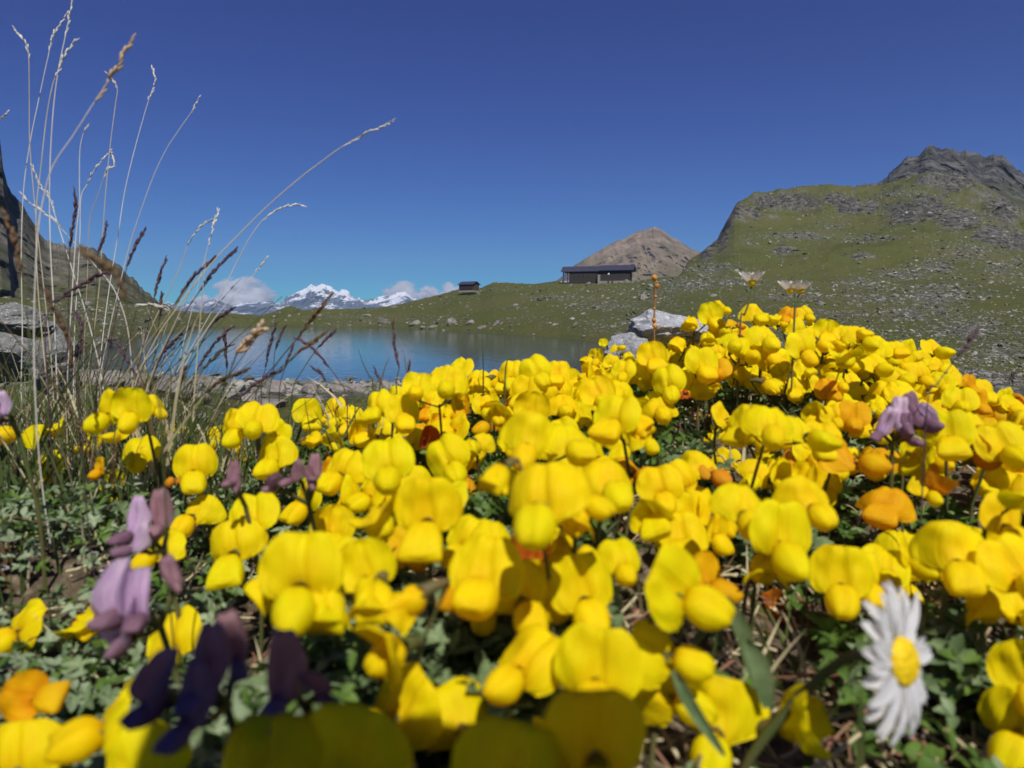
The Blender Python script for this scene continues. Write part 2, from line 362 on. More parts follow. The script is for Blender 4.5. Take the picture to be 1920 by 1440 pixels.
SMALL = [(1293,598,36,-40,'w'),(1325,582,50,-10,'y'),(1352,569,30,20,'y'),(1355,608,50,5,'y'),(1378,600,28,30,'g'),(1270,637,36,-50,'w'),(1300,640,46,-5,'y'),(1327,627,36,10,'w'),
 (1345,650,36,0,'y'),(1218,657,56,-8,'y'),(1230,684,56,10,'y'),(1312,668,62,0,'y'),(1288,668,36,-60,'y'),(1250,703,62,-20,'y'),(1300,702,56,10,'y'),(1345,685,50,-15,'g'),
 (1373,680,52,6,'y'),(1337,712,32,0,'w'),(1385,634,58,-8,'y'),(1403,650,56,12,'y'),(1440,640,54,0,'y'),(1418,578,44,-10,'y'),(1440,590,40,20,'y'),(1435,616,60,0,'y'),(1460,598,28,30,'y'),
 (1480,583,34,-20,'g'),(1506,582,32,15,'y'),(1492,606,42,-5,'y'),(1527,602,34,40,'y'),(1500,637,62,0,'y'),(1530,625,44,25,'y'),(1548,612,46,-5,'y'),(1553,636,48,12,'y'),(1417,668,38,-30,'y'),
 (1443,668,54,10,'y'),(1447,715,38,60,'w'),(1508,688,38,-30,'y'),(1528,684,42,60,'f'),(1553,722,52,-30,'g'),(1575,614,50,-8,'y'),(1600,612,40,10,'y'),(1622,618,54,5,'y'),(1592,642,56,-20,'f'),
 (1645,640,50,0,'y'),(1680,640,42,10,'y'),(1705,647,38,0,'y'),(1592,672,46,-15,'y'),(1635,674,54,5,'y'),(1610,668,44,0,'y'),(1685,668,46,0,'y'),(1680,692,50,-10,'y'),(1722,690,48,15,'y'),
 (1620,702,32,-5,'w'),(1573,706,40,0,'y'),(1680,712,46,5,'y'),(1655,725,32,-30,'w'),(1702,736,50,10,'y'),(1738,702,44,0,'y'),(1757,680,28,30,'y'),(1770,710,38,-10,'y'),(1792,712,36,5,'y'),
 (1815,711,34,20,'g'),(1850,716,50,5,'y'),(1800,742,58,-10,'y'),(1832,740,42,10,'g'),(1880,752,42,10,'y'),(1905,762,50,0,'y'),(1912,738,40,15,'y'),(1600,768,58,-10,'g'),(1630,790,50,30,'y'),
 (1575,750,50,0,'y'),(1300,560,0,0,''),
 (895,697,46,-10,'y'),(935,706,42,5,'y'),(960,690,50,-5,'y'),(1000,683,60,0,'y'),(1045,690,52,12,'y'),(990,722,62,-5,'y'),(1050,718,60,8,'y'),(1000,752,68,-8,'y'),(1052,750,58,12,'y'),
 (905,712,38,-20,'w'),(925,752,54,0,'f'),(1115,727,66,-15,'y'),(1165,712,64,8,'y'),(1120,662,32,-20,'y'),(1100,672,26,-50,'w'),(1155,645,22,20,'y'),(1132,640,18,-20,'y'),
 (1178,664,28,10,'w'),(870,685,50,0,'y'),(820,690,44,-10,'y'),(905,730,48,15,'y'),(1085,765,50,5,'y'),(880,830,50,0,'w'),(905,815,48,-20,'y'),(950,820,50,20,'y'),
 (875,905,50,20,'g'),(1340,800,40,-20,'y'),(1345,795,30,20,'w'),(1700,770,0,0,''),(1560,770,44,0,'y'),(1765,745,50,-5,'y'),(1640,760,46,10,'y'),(1500,720,44,-10,'y'),(1200,690,50,0,'y'),
 (1170,685,44,-10,'y'),(1260,670,40,5,'y'),(1395,700,42,10,'y'),(1470,665,44,0,'y'),(1655,655,44,0,'y'),(1730,660,34,-10,'y'),(1860,770,44,-15,'g'),(1780,760,50,10,'y')]
SMALL = [s for s in SMALL if s[2] > 0]
# group neighbouring small blossoms into heads of up to three
heads = []
left = list(SMALL)
while left:
    a = left.pop(0); grp = [a]
    for b in sorted(left, key=lambda q: math.hypot(q[0]-a[0], q[1]-a[1])):
        if len(grp) < 3 and math.hypot(b[0]-a[0], b[1]-a[1]) < 42 and abs(b[2]-a[2]) < 26: grp.append(b)
    for b in grp[1:]: left.remove(b)
    heads.append((None, [(x, y, ww, yaw, 0, k) for x, y, ww, yaw, k in grp]))
PW = 0.0135                                    # real width of a trefoil standard petal
def depth_of(wd, k):
    return min(.42, max(.072, PW*F/(wd*(1.5 if k == 'w' else 1.12 if k in 'f' else 1.0))))
def depth_small(px, py, wd):
    return depth_of(wd, 'y')
placed = []                                   # (label, [(pos, scale, yaw, roll, kind)])
anchors = []
for lab, bl in HAND + heads:
    # a head keeps together: its blossoms share nearly one depth
    ds = [depth_of(b[2], b[5]) for b in bl]
    big = max(range(len(bl)), key=lambda i: bl[i][2]); d0 = ds[big]
    if lab is None:                            # small blossoms: depth follows the bank, nearer ones lower down
        px, py = bl[big][0], bl[big][1]
        if bl[big][2] < 30: d0 = min(d0, .33)
        d0 = .55*d0 + .45*min(.34, max(.17, .34 - (py-600)/1251*1.1 if px > 1200 else .33 - (py-660)/1251*1.6))
    out = []
    for i, (px, py, wd, yaw, roll, k) in enumerate(bl):
        d = d0 + (ds[i]-d0)*.25 if len(bl) > 1 else d0
        d = max(d0-.012, min(d0+.012, d))
        p = P(px, py, d); s = wd*d/F/PW*(1.45 if k == 'w' else 1.1)
        out.append((p, s, yaw, roll, k))
    placed.append((lab, out, d0))
    for p, s, *_ in out: anchors.append((p.x, p.y, p.z - .008))
A = np.array(anchors)
# extra anchors where the bank has no flowers
for px, py, d in [(60,1000,.165),(60,1320,.11),(1500,1300,.115),(1800,1300,.12),(1250,1400,.09),(600,1250,.10),(1350,1200,.12),(330,1380,.085)]:
    p = P(px, py, d); A = np.vstack([A, [p.x, p.y, p.z-.006]])
def canopy(x, y):
    """height of the flower carpet near the camera, smooth through the flower positions"""
    x = np.asarray(x, float); y = np.asarray(y, float); sh = x.shape
    xf, yf = x.ravel(), y.ravel(); o = np.empty(len(xf))
    for i in range(0, len(xf), 20000):
        d2 = (xf[i:i+20000, None]-A[None, :, 0])**2 + (yf[i:i+20000, None]-A[None, :, 1])**2
        wt = np.exp(-d2/(2*.022**2)) + 1e-3*np.exp(-d2/(2*.06**2)) + 1e-9/(d2+1e-4)
        o[i:i+20000] = (wt*A[None, :, 2]).sum(1)/wt.sum(1)
    return o.reshape(sh)

# ------------------------------------------------------------------ terrain profile in polar form (azimuth, distance)
LAKE_Z = -3.0
def prof(pts):
    q = [azel(x, y) for x, y in pts]
    return np.array([a for a, _ in q]), np.array([e for _, e in q])
shore_a, shore_e = prof([(-200,690),(0,680),(120,668),(190,650),(230,640),(300,626),(380,614),(460,611),(560,612),(660,613),(760,615.5),(850,620),(950,626),(1050,633),(1120,641),(1200,652),(1300,668),(1500,715),(1700,735),(1920,730),(2200,745)])
near_a, near_e = prof([(-200,720),(0,706),(130,696),(200,698),(330,712),(440,722),(560,724),(700,722),(820,716),(1000,712),(1150,700),(1300,700),(1500,745),(1920,770),(2200,780)])
crA_a, crA_e = prof([(-200,560),(0,560),(200,566),(300,577),(330,583),(380,588),(440,589),(490,592),(520,583),(538,575),(552,576),(566,583),(600,580),(660,580),(700,579),(740,573),(790,561),(835,550),(860,543),(900,541),(925,530),(960,531),(1000,533),(1045,527),(1110,527),(1190,528),(1230,522),(1300,517),(1400,520),(1550,528),(1920,545),(2200,555)])
crB_a, crB_e = prof([(1180,545),(1230,525),(1275,500),(1308,479),(1325,466),(1345,448),(1362,416),(1380,385),(1388,377),(1430,362),(1500,349),(1560,345),(1600,350),(1650,346),(1700,331),(1740,322),(1790,326),(1840,345),(1880,368),(1920,395),(2000,420),(2200,430)])
azpx = lambda a: 960+F*np.tan(np.clip(a, -1.2, 1.2))
def col_params(az):
    pxs = azpx(az)
    S = LAKE_Z/np.interp(az, shore_a, shore_e)
    Nn = np.abs(LAKE_Z/np.interp(az, near_a, near_e))
    DA = np.interp(pxs, [-200, 0, 300, 500, 700, 1200, 1400, 1920], [150, 160, 300, 360, 340, 280, 250, 160])
    S = np.minimum(S, DA*.82)
    Nn = np.minimum(Nn, S*.7)
    eA = np.interp(az, crA_a, crA_e)
    bw = sst(1215, 1290, pxs)
    DB = DA*1.08 + (660-DA*1.08)*sst(1215, 1500, pxs)
    eB = np.interp(az, crB_a, crB_e)
    return pxs, S, Nn, DA, eA, bw, DB, eB
def height(az, r):
    az, r = np.broadcast_arrays(np.asarray(az, float), np.asarray(r, float))
    pxs, S, Nn, DA, eA, bw, DB, eB = col_params(az)
    x = r*np.sin(az); y = r*np.cos(az)
    # far shore to crest A
    t = np.clip((r-S)/(DA-S), 0, 1)
    eS = LAKE_Z/S
    relief = 1.0
    zA = DA*eA
    z1 = LAKE_Z + (zA-LAKE_Z)*(t**1.15) + 0.25*np.minimum(1, (r-S)/3).clip(0)
    # beyond crest A: fall away, or climb crest B
    fall = zA - (r-DA)*.25
    tb = np.clip((r-DA)/(DB-DA), 0, 1)
    eb = eA + (eB-eA)*(tb**.82)
    zb = np.where(r < DB, r*eb, DB*eB - (r-DB)*.55)
    z2 = np.where(bw > 0, fall*(1-bw) + zb*bw, fall)
    z2 = np.maximum(z2, -60)
    z = np.where(r <= DA, z1, z2)
    # lake bed
    bed = LAKE_Z - 1.5*np.sin(np.pi*np.clip((r-Nn)/(S-Nn), 0, 1))
    z = np.where(r < S, bed, z)
    # near side: from the flower bank down to the water
    tn = np.clip((r-.42)/(Nn-.42), 0, 1)
    zn = -.12 + (LAKE_Z+.12)*tn**.9
    zn = zn - .25*sst(.42, 2.0, r)*(1-sst(4, 12, r))
    leftup = sst(500, 150, pxs)*sst(1.0, 3.0, r)*(1-sst(8, 16, r))*.18
    zn = zn + leftup
    z = np.where(r < Nn, zn, z)
    # relief
    amp = np.where(r < Nn, .05*sst(1, 8, r), np.where(r < S, .1, np.minimum(1, (r-S)/25)*1.0))
    n = fbm(x/34, y/34, o=6, s=3)
    rid = fbm(x/60, y/60, z/60, o=6, s=11, ridged=True)
    prox = np.exp(-((r-DA)/25)**2)
    big = (r > S)*(n*1.5 + rid*.5)*amp*(1-.75*prox)
    nb = sst(DA, DA+60, r)*bw*(1-sst(DB-60, DB, r))
    crag = np.maximum(0, fbm(x/45, y/45, z/22, o=6, s=21, ridged=True)-.15)
    cragm = nb*sst(.45, .75, tb)
    z = z + np.where(r > S, big, np.where(r < Nn, n*amp*3, 0)) + cragm*crag*13*np.where(bw > .5, 1, 0) + nb*n*4
    return z
# near heightfield joins the bank to the slope
def ground_z(az, r):
    az, r = np.broadcast_arrays(np.asarray(az, float), np.asarray(r, float))
    z = height(az, r)
    m = r < 1.4
    if m.any():
        x = (r*np.sin(az))[m]; y = (r*np.cos(az))[m]
        c = canopy(x, y) - .030 + .004*fbm(x*60, y*60, o=3, s=5)
        rr = r[m]
        front = np.maximum(0, .06-y)          # under and behind the camera the ground stays low
        edge = np.where(azpx(az[m]) > 1150, .46, .34)
        k = sst(edge-.02, edge+.30, rr)
        c = np.minimum(c, -.03)
        c = c*(1-sst(.0, .10, front)) + -.085*sst(.0, .10, front)
        z[m] = c*(1-k) + z[m]*k
    return z

def make_ground():
    a1 = np.linspace(R(-41), R(41), 1180)
    a2 = np.linspace(R(41), R(319), 150)[1:-1]
    az = np.concatenate([a1, a2])
    r = np.concatenate([[0.0005, .01, .02], np.geomspace(.03, .5, 90)[:-1], np.geomspace(.5, 20, 110)[:-1], np.geomspace(20, 120, 130)[:-1], np.geomspace(120, 900, 330)])
    az2 = np.where(az > np.pi, az-2*np.pi, az)
    azc = np.clip(az2, R(-44), R(44))
    Z = np.empty((len(r), len(az)))
    RR, AA = np.meshgrid(r, az2, indexing='ij'); _, AC = np.meshgrid(r, azc, indexing='ij')
    # profile of columns outside the view repeats the last one, positions stay true
    Z = ground_z(AC, RR)
    nearm = RR < 1.4
    Zn = ground_z(AA, RR); Z = np.where(nearm, Zn, Z)
    X = RR*np.sin(AA); Y = RR*np.cos(AA)
    return az2, r, X, Y, Z, AA, RR
az_, r_, GX, GY, GZ, GA, GR = make_ground()
mb = MB(); mb.add(np.stack([GX, GY, GZ], -1).reshape(-1, 3), grid_faces(len(r_), len(az_), True)[:, ::-1])

# fraction of bare stone over the slopes, where the photograph has scree, crags and stony bands
def stone_mask(px, py):
    m = np.zeros(px.shape)
    B = [(1500,443,90,7,.9),(1620,447,60,7,.8),(1560,425,30,12,.5),(1400,455,60,6,.5),(1330,505,50,14,.7),(1290,535,60,14,.6),(1370,530,70,10,.5),(1230,560,60,25,.4),(1150,575,90,16,.45),(1060,560,70,10,.45),
         (1820,475,60,28,.6),(1880,500,50,20,.6),(1760,500,50,20,.7),(1700,515,60,12,.7),(1620,530,50,9,.6),(1750,560,60,30,.8),(1700,585,45,18,.7),(1820,620,60,22,.8),(1880,660,60,24,.8),(1640,560,60,16,.5),
         (1480,555,90,12,.35),(1560,590,80,12,.4),(1480,378,50,14,.7),(1430,375,18,8,.8),(1520,380,24,12,.7),(1565,372,18,10,.8),(1590,382,26,14,.9),(1630,385,14,10,.8),(1700,400,50,24,.7),(1745,385,40,20,.7),(1800,410,50,18,.8),
         (1790,335,40,14,.7),(1750,330,24,10,.6),(1690,365,50,12,.5),(1860,440,30,16,.7),(1900,450,30,16,.7),(1350,440,14,30,.7),(1390,390,12,12,.8),(1340,475,40,8,.5),(1470,470,22,14,.6),(1620,482,26,5,.7),
         (950,575,60,10,.3),(1000,600,70,12,.3),(830,600,60,10,.3),(720,600,60,8,.3),(620,592,60,4,.3),(1130,615,60,16,.35),(860,545,20,4,.4),(1180,545,60,8,.4),(150,600,120,40,.35),(190,640,50,8,.7)]
    for x, y, sx, sy, a in B:
        m = np.maximum(m, a*np.exp(-((px-x)/sx)**2*.8 - ((py-y)/sy)**2*.8))
    return m
def crag_mask(px, py):
    m = np.zeros(px.shape)
    for x, y, sx, sy, a in [(1480,378,52,15,.8),(1430,378,22,12,.9),(1520,382,26,13,.8),(1568,375,22,14,.9),(1592,388,30,18,1),(1632,388,18,14,.9),(1700,402,45,20,.75),(1745,388,45,22,.8),(1800,412,50,18,.9),(1790,340,44,20,.9),(1752,332,26,12,.8),
        (1860,440,36,20,.9),(1905,452,30,18,.9),(1350,440,16,34,1),(1385,395,12,18,1),(1325,470,16,20,1),(1620,480,30,6,.8),(1470,472,22,12,.7),(1880,390,40,30,.8),(1410,400,30,18,.6)]:
        m = np.maximum(m, a*np.exp(-((px-x)/sx)**2*.8 - ((py-y)/sy)**2*.8))
    return m
def to_px(X, Y, Zv):
    dz = Y*cP - Zv*sP; up = Y*sP + Zv*cP
    dz = np.where(dz > 1e-4, dz, 1e-4)
    return 960+F*X/dz, 720-F*up/dz
PXv, PYv = to_px(GX, GY, GZ)
ok = (GR > 40)
sm = np.where(ok, stone_mask(PXv, PYv), 0.06*sst(1.2, 4, GR))
sm = np.where((GR > 9) & (GR < 40) & (GZ < -1.2), .9, sm)
sm = sm + np.where(ok, .30*fbm(GX/22, GY/22, GZ/22, o=4, s=31), .1*fbm(GX, GY, o=3, s=31))
me = mb.mesh('ground', [], True)
at = me.attributes.new('stone', 'FLOAT', 'POINT'); at.data.foreach_set('value', sm.ravel().astype(np.float32))
cm_ = np.where(ok, crag_mask(PXv, PYv), 0) + .25*fbm(GX/18, GY/18, GZ/9, o=5, s=91)
cat = me.attributes.new('crag', 'FLOAT', 'POINT'); cat.data.foreach_set('value', cm_.ravel().astype(np.float32))
nearat = me.attributes.new('nearsoil', 'FLOAT', 'POINT'); nearat.data.foreach_set('value', (np.clip(1-sst(.42, .75, GR) + .35*fbm(GX*6, GY*6, o=3, s=13)*(GR > .4)*(GR < 3), 0, 1)).ravel().astype(np.float32))
def mat_ground():
    m, nt = newmat('alpine_ground'); n = N(nt)
    pos = n('ShaderNodeNewGeometry').outputs['Position']
    stone = n('ShaderNodeAttribute', attribute_name='stone').outputs['Fac']
    soil = n('ShaderNodeAttribute', attribute_name='nearsoil').outputs['Fac']
    g1 = n.noise(pos, .03, 5, .6); g2 = n.noise(pos, .6, 6, .7); g3 = n.noise(pos, 3.0, 4, .7)
    grass = n.ramp(g1, [(.32, (.070, .088, .020)), (.5, (.105, .118, .030)), (.66, (.135, .118, .044))])
    grass = n.mix(n.ramp(g2, [(.35, 0.0), (.7, .55)]), grass, (.135, .125, .050))
    grass = n.mix(n.ramp(g3, [(.42, 0.0), (.7, .5)]), grass, (.035, .050, .012))
    g4 = n.noise(pos, 1.4, 9, .8); grass = n.mix(n.ramp(g4, [(.40, 0.0), (.62, .75)]), grass, (.045, .055, .014)); grass = n.mix(n.ramp(n.noise(pos, 2.6, 8, .8), [(.52, 0.0), (.66, .6)]), grass, (.20, .19, .09))
    v1 = n('ShaderNodeTexVoronoi', {'Vector': pos, 'Scale': .85, 'Randomness': 1.0})
    v2 = n('ShaderNodeTexVoronoi', {'Vector': pos, 'Scale': 2.2, 'Randomness': 1.0})
    cellr = n('ShaderNodeSeparateColor', {0: v1.outputs['Color']}).outputs[0]
    cellr2 = n('ShaderNodeSeparateColor', {0: v2.outputs['Color']}).outputs[0]
    # a cell is a stone when its random value is under the local stone fraction
    k1 = n.math('LESS_THAN', cellr, n.math('MULTIPLY', n.math('ADD', stone, n.math('MULTIPLY', n.math('SUBTRACT', g2, .5), .9)), .65))
    k2 = n.math('LESS_THAN', cellr2, n.math('MULTIPLY', n.math('ADD', stone, n.math('MULTIPLY', n.math('SUBTRACT', g2, .45), .9)), .9))
    in1 = n.ramp(v1.outputs['Distance'], [(.38, 1.0), (.46, 0.0)])
    in2 = n.ramp(v2.outputs['Distance'], [(.40, 1.0), (.50, 0.0)])
    s1 = n.math('MULTIPLY', k1, in1); s2 = n.math('MULTIPLY', k2, in2)
    st = n.math('MAXIMUM', s1, s2)
    rc = n.ramp(n.math('ADD', n.math('MULTIPLY', cellr2, .5), n.math('MULTIPLY', n.noise(pos, 4, 4, .7), .5)), [(.2, (.10, .10, .088)), (.5, (.19, .19, .165)), (.75, (.30, .29, .25))])
    base = n.mix(n.math('MULTIPLY', n.ramp(stone, [(.45, 0.0), (.9, 1.0)]), .75), grass, (.085, .085, .07))
    # steep faces are bare rock
    nz = n('ShaderNodeSeparateXYZ', {0: n('ShaderNodeNewGeometry').outputs['Normal']}).outputs[2]
    steep = n.ramp(n.math('ADD', nz, n.math('MULTIPLY', n.math('SUBTRACT', g2, .5), .30)), [(.66, 1.0), (.80, 0.0)])
    crag = n.ramp(n.noise(pos, .35, 8, .75), [(.35, (.045, .043, .038)), (.5, (.115, .11, .092)), (.68, (.20, .19, .16))])
    base = n.mix(steep, base, crag)
    cr = n('ShaderNodeAttribute', attribute_name='crag').outputs['Fac']
    c2 = n('ShaderNodeMapping', {'Vector': pos, 'Scale': (1, 1, 2.2)}).outputs[0]
    crn = n.noise(c2, .16, 9, .78)
    crk = n.ramp(n.math('ADD', cr, n.math('MULTIPLY', n.math('SUBTRACT', crn, .5), 2.2)), [(.42, 0.0), (.50, 1.0)])
    crk = n.math('MULTIPLY', crk, n.ramp(cr, [(.12, 0.0), (.30, 1.0)]))
    crc = n.ramp(n.noise(c2, .24, 9, .8), [(.42, (.018, .017, .017)), (.5, (.072, .068, .060)), (.58, (.18, .17, .145))])
    base = n.mix(crk, base, crc)
    col = n.mix(n.math('MULTIPLY', st, n.math('SUBTRACT', 1.0, n.math('MULTIPLY', crk, .7))), base, rc)
    sl = n.ramp(n.noise(pos, 180, 6, .7), [(.3, (.035, .027, .018)), (.52, (.11, .085, .055)), (.70, (.26, .21, .15))])
    col = n.mix(soil, col, sl)
    h = n.math('ADD', n.math('MULTIPLY', st, 1.0), n.math('MULTIPLY', g3, .8))
    b1 = n('ShaderNodeBump', {'Height': h, 'Strength': .8, 'Distance': .35}).outputs[0]
    b2 = n('ShaderNodeBump', {'Height': n.noise(pos, 250, 5, .7), 'Strength': .8, 'Distance': .002}).outputs[0]
    mixn = n('ShaderNodeMix', {0: soil}, data_type='VECTOR'); nt.links.new(b1, mixn.inputs[4]); nt.links.new(b2, mixn.inputs[5])
    n.out(n('ShaderNodeBsdfPrincipled', {'Base Color': col, 'Roughness': .95, 'Specular IOR Level': .1, 'Normal': mixn.outputs[1]}).outputs[0]); return m
me.materials.append(mat_ground())
g = link('ground', me); tag(g, None, None, kind='structure')

# ray march from the camera over the terrain
def ground_hit(px, py, rmin=1.0, rmax=880):
    az, e = azel(px, py)
    rs = np.geomspace(rmin, rmax, 900)
    z = ground_z(np.full_like(rs, az), rs)
    k = np.where(z > rs*e)[0]
    if len(k) == 0: return None
    r = rs[k[0]]
    return Vector((r*math.sin(az), r*math.cos(az), r*e)), r
def ground_at(x, y):
    return float(ground_z(np.array([math.atan2(x, y)]), np.array([math.hypot(x, y)]))[0])

# ------------------------------------------------------------------ lake
def mat_water():
    m, nt = newmat('lake_water'); n = N(nt)
    pos = n('ShaderNodeNewGeometry').outputs['Position']
    mp = n('ShaderNodeMapping', {'Vector': pos, 'Scale': (1.0, .6, 1.0)}).outputs[0]
    h = n.math('ADD', n.noise(mp, 1.6, 3, .55), n.math('MULTIPLY', n.noise(mp, .12, 3, .5), 1.2))
    b = n('ShaderNodeBump', {'Height': h, 'Strength': .35, 'Distance': .06}).outputs[0]
    col = n.mix(n.noise(pos, .02, 3, .5), (.016, .036, .070), (.022, .044, .062))
    n.out(n('ShaderNodeBsdfPrincipled', {'Base Color': col, 'Roughness': .06, 'IOR': 1.33, 'Specular IOR Level': .5, 'Normal': b}).outputs[0]); return m
mb = MB(); xs = np.linspace(-330, 130, 24); ys = np.linspace(6, 345, 18)
LX, LY = np.meshgrid(xs, ys, indexing='xy'); mb.add(np.stack([LX, LY, np.full_like(LX, LAKE_Z)], -1).reshape(-1, 3), grid_faces(18, 24))
tag(link('lake_water', mb.mesh('lake_water', mat_water())), None, None, kind='structure')

# ------------------------------------------------------------------ distant mountains: sheets with real depth and relief
def ridge(name, sky_pts, base_py, d_base, d_crest, mat, relief, nscale, seed, step=1.3, rows=170, back=.5, ezfreq=1.0, edge=0.0, power=.9, jag=0.0):
    x0, x1 = sky_pts[0][0], sky_pts[-1][0]
    pxs = np.arange(x0, x1+step, step)
    sx = np.array([p[0] for p in sky_pts]); sy = np.array([p[1] for p in sky_pts])
    spy = np.interp(pxs, sx, sy)
    spy0 = spy.copy(); spy = spy + jag*fbm(pxs/17, pxs*0+seed, o=5, s=seed, ridged=True, g=.65)
    ae = np.array([azel(a, b) for a, b in zip(pxs, spy)]); az = ae[:, 0]; ec = ae[:, 1]; es = np.array([azel(a, b)[1] for a, b in zip(pxs, spy0)])
    eb = np.array([azel(a, base_py)[1] for a in pxs])
    t = np.concatenate([np.linspace(0, 1, rows), 1+np.linspace(0.02, 1, 14)])
    T, AZ = np.meshgrid(t, az, indexing='ij'); EC = np.broadcast_to(ec, T.shape); EB = np.broadcast_to(eb, T.shape)
    tt = np.clip(T, 0, 1)
    E = EB + (es[None, :]-EB)*tt + (EC-es[None, :])*tt**9
    D = d_base + (d_crest-d_base)*tt**power
    px2 = np.broadcast_to(pxs, T.shape)
    hz = E*D
    q = D*np.tan(AZ)
    rel = fbm(q/nscale, hz/nscale*ezfreq, D/nscale*.4, o=7, s=seed, ridged=True, g=.55)
    wgt = np.minimum(1, (1-tt)*6)*np.minimum(1, tt*4+.1)
    D2 = D - rel*relief*wgt
    Z = E*D2
    over = T > 1
    D2 = np.where(over, d_crest*(1+(T-1)*back), D2)
    Z = np.where(over, EC*d_crest*(1-(T-1)*1.1) - (T-1)*d_crest*.05, Z)
    mb = MB(); mb.add(np.stack([D2*np.sin(AZ), D2*np.cos(AZ), Z], -1).reshape(-1, 3), grid_faces(len(t), len(pxs))[:, ::-1])
    o = link(name, mb.mesh(name, mat)); tag(o, None, None, kind='structure'); return o

def mat_mount(name, lo, mid, hi, sc1, grassmix=None, zr=(0, 100), snow=None, bump=10):
    m, nt = newmat(name); n = N(nt)
    geo = n('ShaderNodeNewGeometry'); pos = geo.outputs['Position']
    zz = n('ShaderNodeSeparateXYZ', {0: pos}).outputs[2]
    nz = n('ShaderNodeSeparateXYZ', {0: geo.outputs['Normal']}).outputs[2]
    a = n.noise(pos, sc1, 9, .68); b = n.noise(pos, sc1*6, 8, .7)
    st = n('ShaderNodeMapping', {'Vector': pos, 'Scale': (1.0, 1.0, .25)}).outputs[0]
    c = n.noise(st, sc1*4, 7, .7)
    f = n.math('ADD', n.math('MULTIPLY', a, .34), n.math('ADD', n.math('MULTIPLY', b, .26), n.math('MULTIPLY', c, .40)))
    col = n.ramp(f, [(.42, lo), (.5, mid), (.58, hi)])
    if grassmix:
        gz = n('ShaderNodeMapRange', {0: n.math('ADD', zz, n.math('MULTIPLY', n.math('SUBTRACT', a, .5), (zr[1]-zr[0])*1.6)), 1: zr[0], 2: zr[1], 3: 1.0, 4: 0.0}).outputs[0]
        gf = n.math('MULTIPLY', gz, n.ramp(n.math('ADD', nz, n.math('MULTIPLY', n.math('SUBTRACT', b, .5), .5)), [(.42, 0.0), (.66, 1.0)]))
        col = n.mix(gf, col, grassmix)
    if snow:
        s0, s1, amt = snow
        sz = n('ShaderNodeMapRange', {0: zz, 1: s0, 2: s1, 3: 0.0, 4: 1.0}).outputs[0]
        sf = n.math('ADD', n.math('MULTIPLY', sz, amt), n.math('ADD', n.math('MULTIPLY', n.math('SUBTRACT', c, .5), 3.4), n.math('MULTIPLY', n.math('SUBTRACT', nz, .5), .5)))
        col = n.mix(n.ramp(sf, [(.50, 0.0), (.56, 1.0)]), col, (.82, .84, .87))
    bp = n('ShaderNodeBump', {'Height': f, 'Strength': .9, 'Distance': bump}).outputs[0]
    n.out(n('ShaderNodeBsdfPrincipled', {'Base Color': col, 'Roughness': .95, 'Specular IOR Level': .05, 'Normal': bp}).outputs[0]); return m

ridge('rocky_peak', [(1560,372),(1600,353),(1640,347),(1655,341),(1668,324),(1690,306),(1702,298),(1724,290),(1738,278),(1748,275),(1756,281),(1778,281),(1796,285),(1822,286),(1842,297),(1852,292),(1865,288),(1882,294),(1893,306),(1912,322),(1940,345),(2000,372),(2100,400)],
      430, 700, 1050, mat_mount('peak_rock', (.022, .022, .024), (.068, .066, .066), (.15, .145, .135), .012, (.10, .11, .035), (20, 170), bump=16), 34, 70, 41, power=.8, jag=-8)
ridge('pyramid_mountain', [(1020,540),(1050,523),(1080,497),(1105,482),(1125,471),(1140,461),(1155,455),(1175,446),(1190,437),(1210,432),(1229,427),(1240,432),(1255,441),(1275,454),(1296,466),(1310,474),(1340,490),(1400,520),(1460,560)],
      600, 1900, 2700, mat_mount('brown_rock', (.11, .085, .066), (.21, .16, .12), (.33, .25, .18), .004, (.125, .115, .055), (40, 330), bump=30), 110, 150, 43, jag=-3.5)
ridge('left_mountain', [(-420,40),(-300,90),(-100,170),(-20,215),(0,262),(6,318),(14,350),(22,366),(40,384),(52,404),(62,420),(75,440),(88,452),(110,458),(130,466),(160,466),(175,470),(200,484),(225,500),(240,515),(258,532),(272,548),(290,560),(305,570),(330,585),(370,600)],
      640, 200, 420, mat_mount('craggy_rock', (.045, .043, .040), (.13, .125, .105), (.24, .23, .19), .03, (.095, .105, .035), (-8, 38), bump=9), 20, 44, 47, power=.85, jag=-7)  # darkest rock tones also paint in the shadowed crag faces
ridge('snowy_range', [(60,600),(150,590),(200,586),(240,582),(280,576),(310,570),(340,574),(362,567),(380,573),(402,563),(420,571),(445,570),(470,569),(490,570),(510,564),(526,566),(545,556),(560,551),(572,546),(580,538),(592,536),(602,533),(612,538),(625,541),(640,546),(652,549),(662,556),(675,563),(690,566),(705,562),(722,558),(740,553),(752,548),(762,552),(775,562),(800,570),(850,576),(950,580),(1100,590)],
      604, 10500, 12000, mat_mount('alpine_rock', (.07, .075, .09), (.12, .125, .14), (.20, .20, .21), .0009, None, snow=(120, 560, .70), bump=80), 420, 560, 53, step=.8, jag=-7.0, power=.9, back=.1)

# ------------------------------------------------------------------ air
def haze():
    m, nt = newmat('haze_air'); n = N(nt)
    v = n('ShaderNodeVolumePrincipled', {'Color': (.52, .72, 1.0, 1), 'Density': 5.6e-5, 'Anisotropy': .1}).outputs[0]
    n.out(None, v)
    mb = MB(); box(mb, -16000, 16000, -1500, 13700, -75, 1200)
    o = link('haze', mb.mesh('haze', m, False)); tag(o, None, None, kind='stuff')
haze()
#PART2

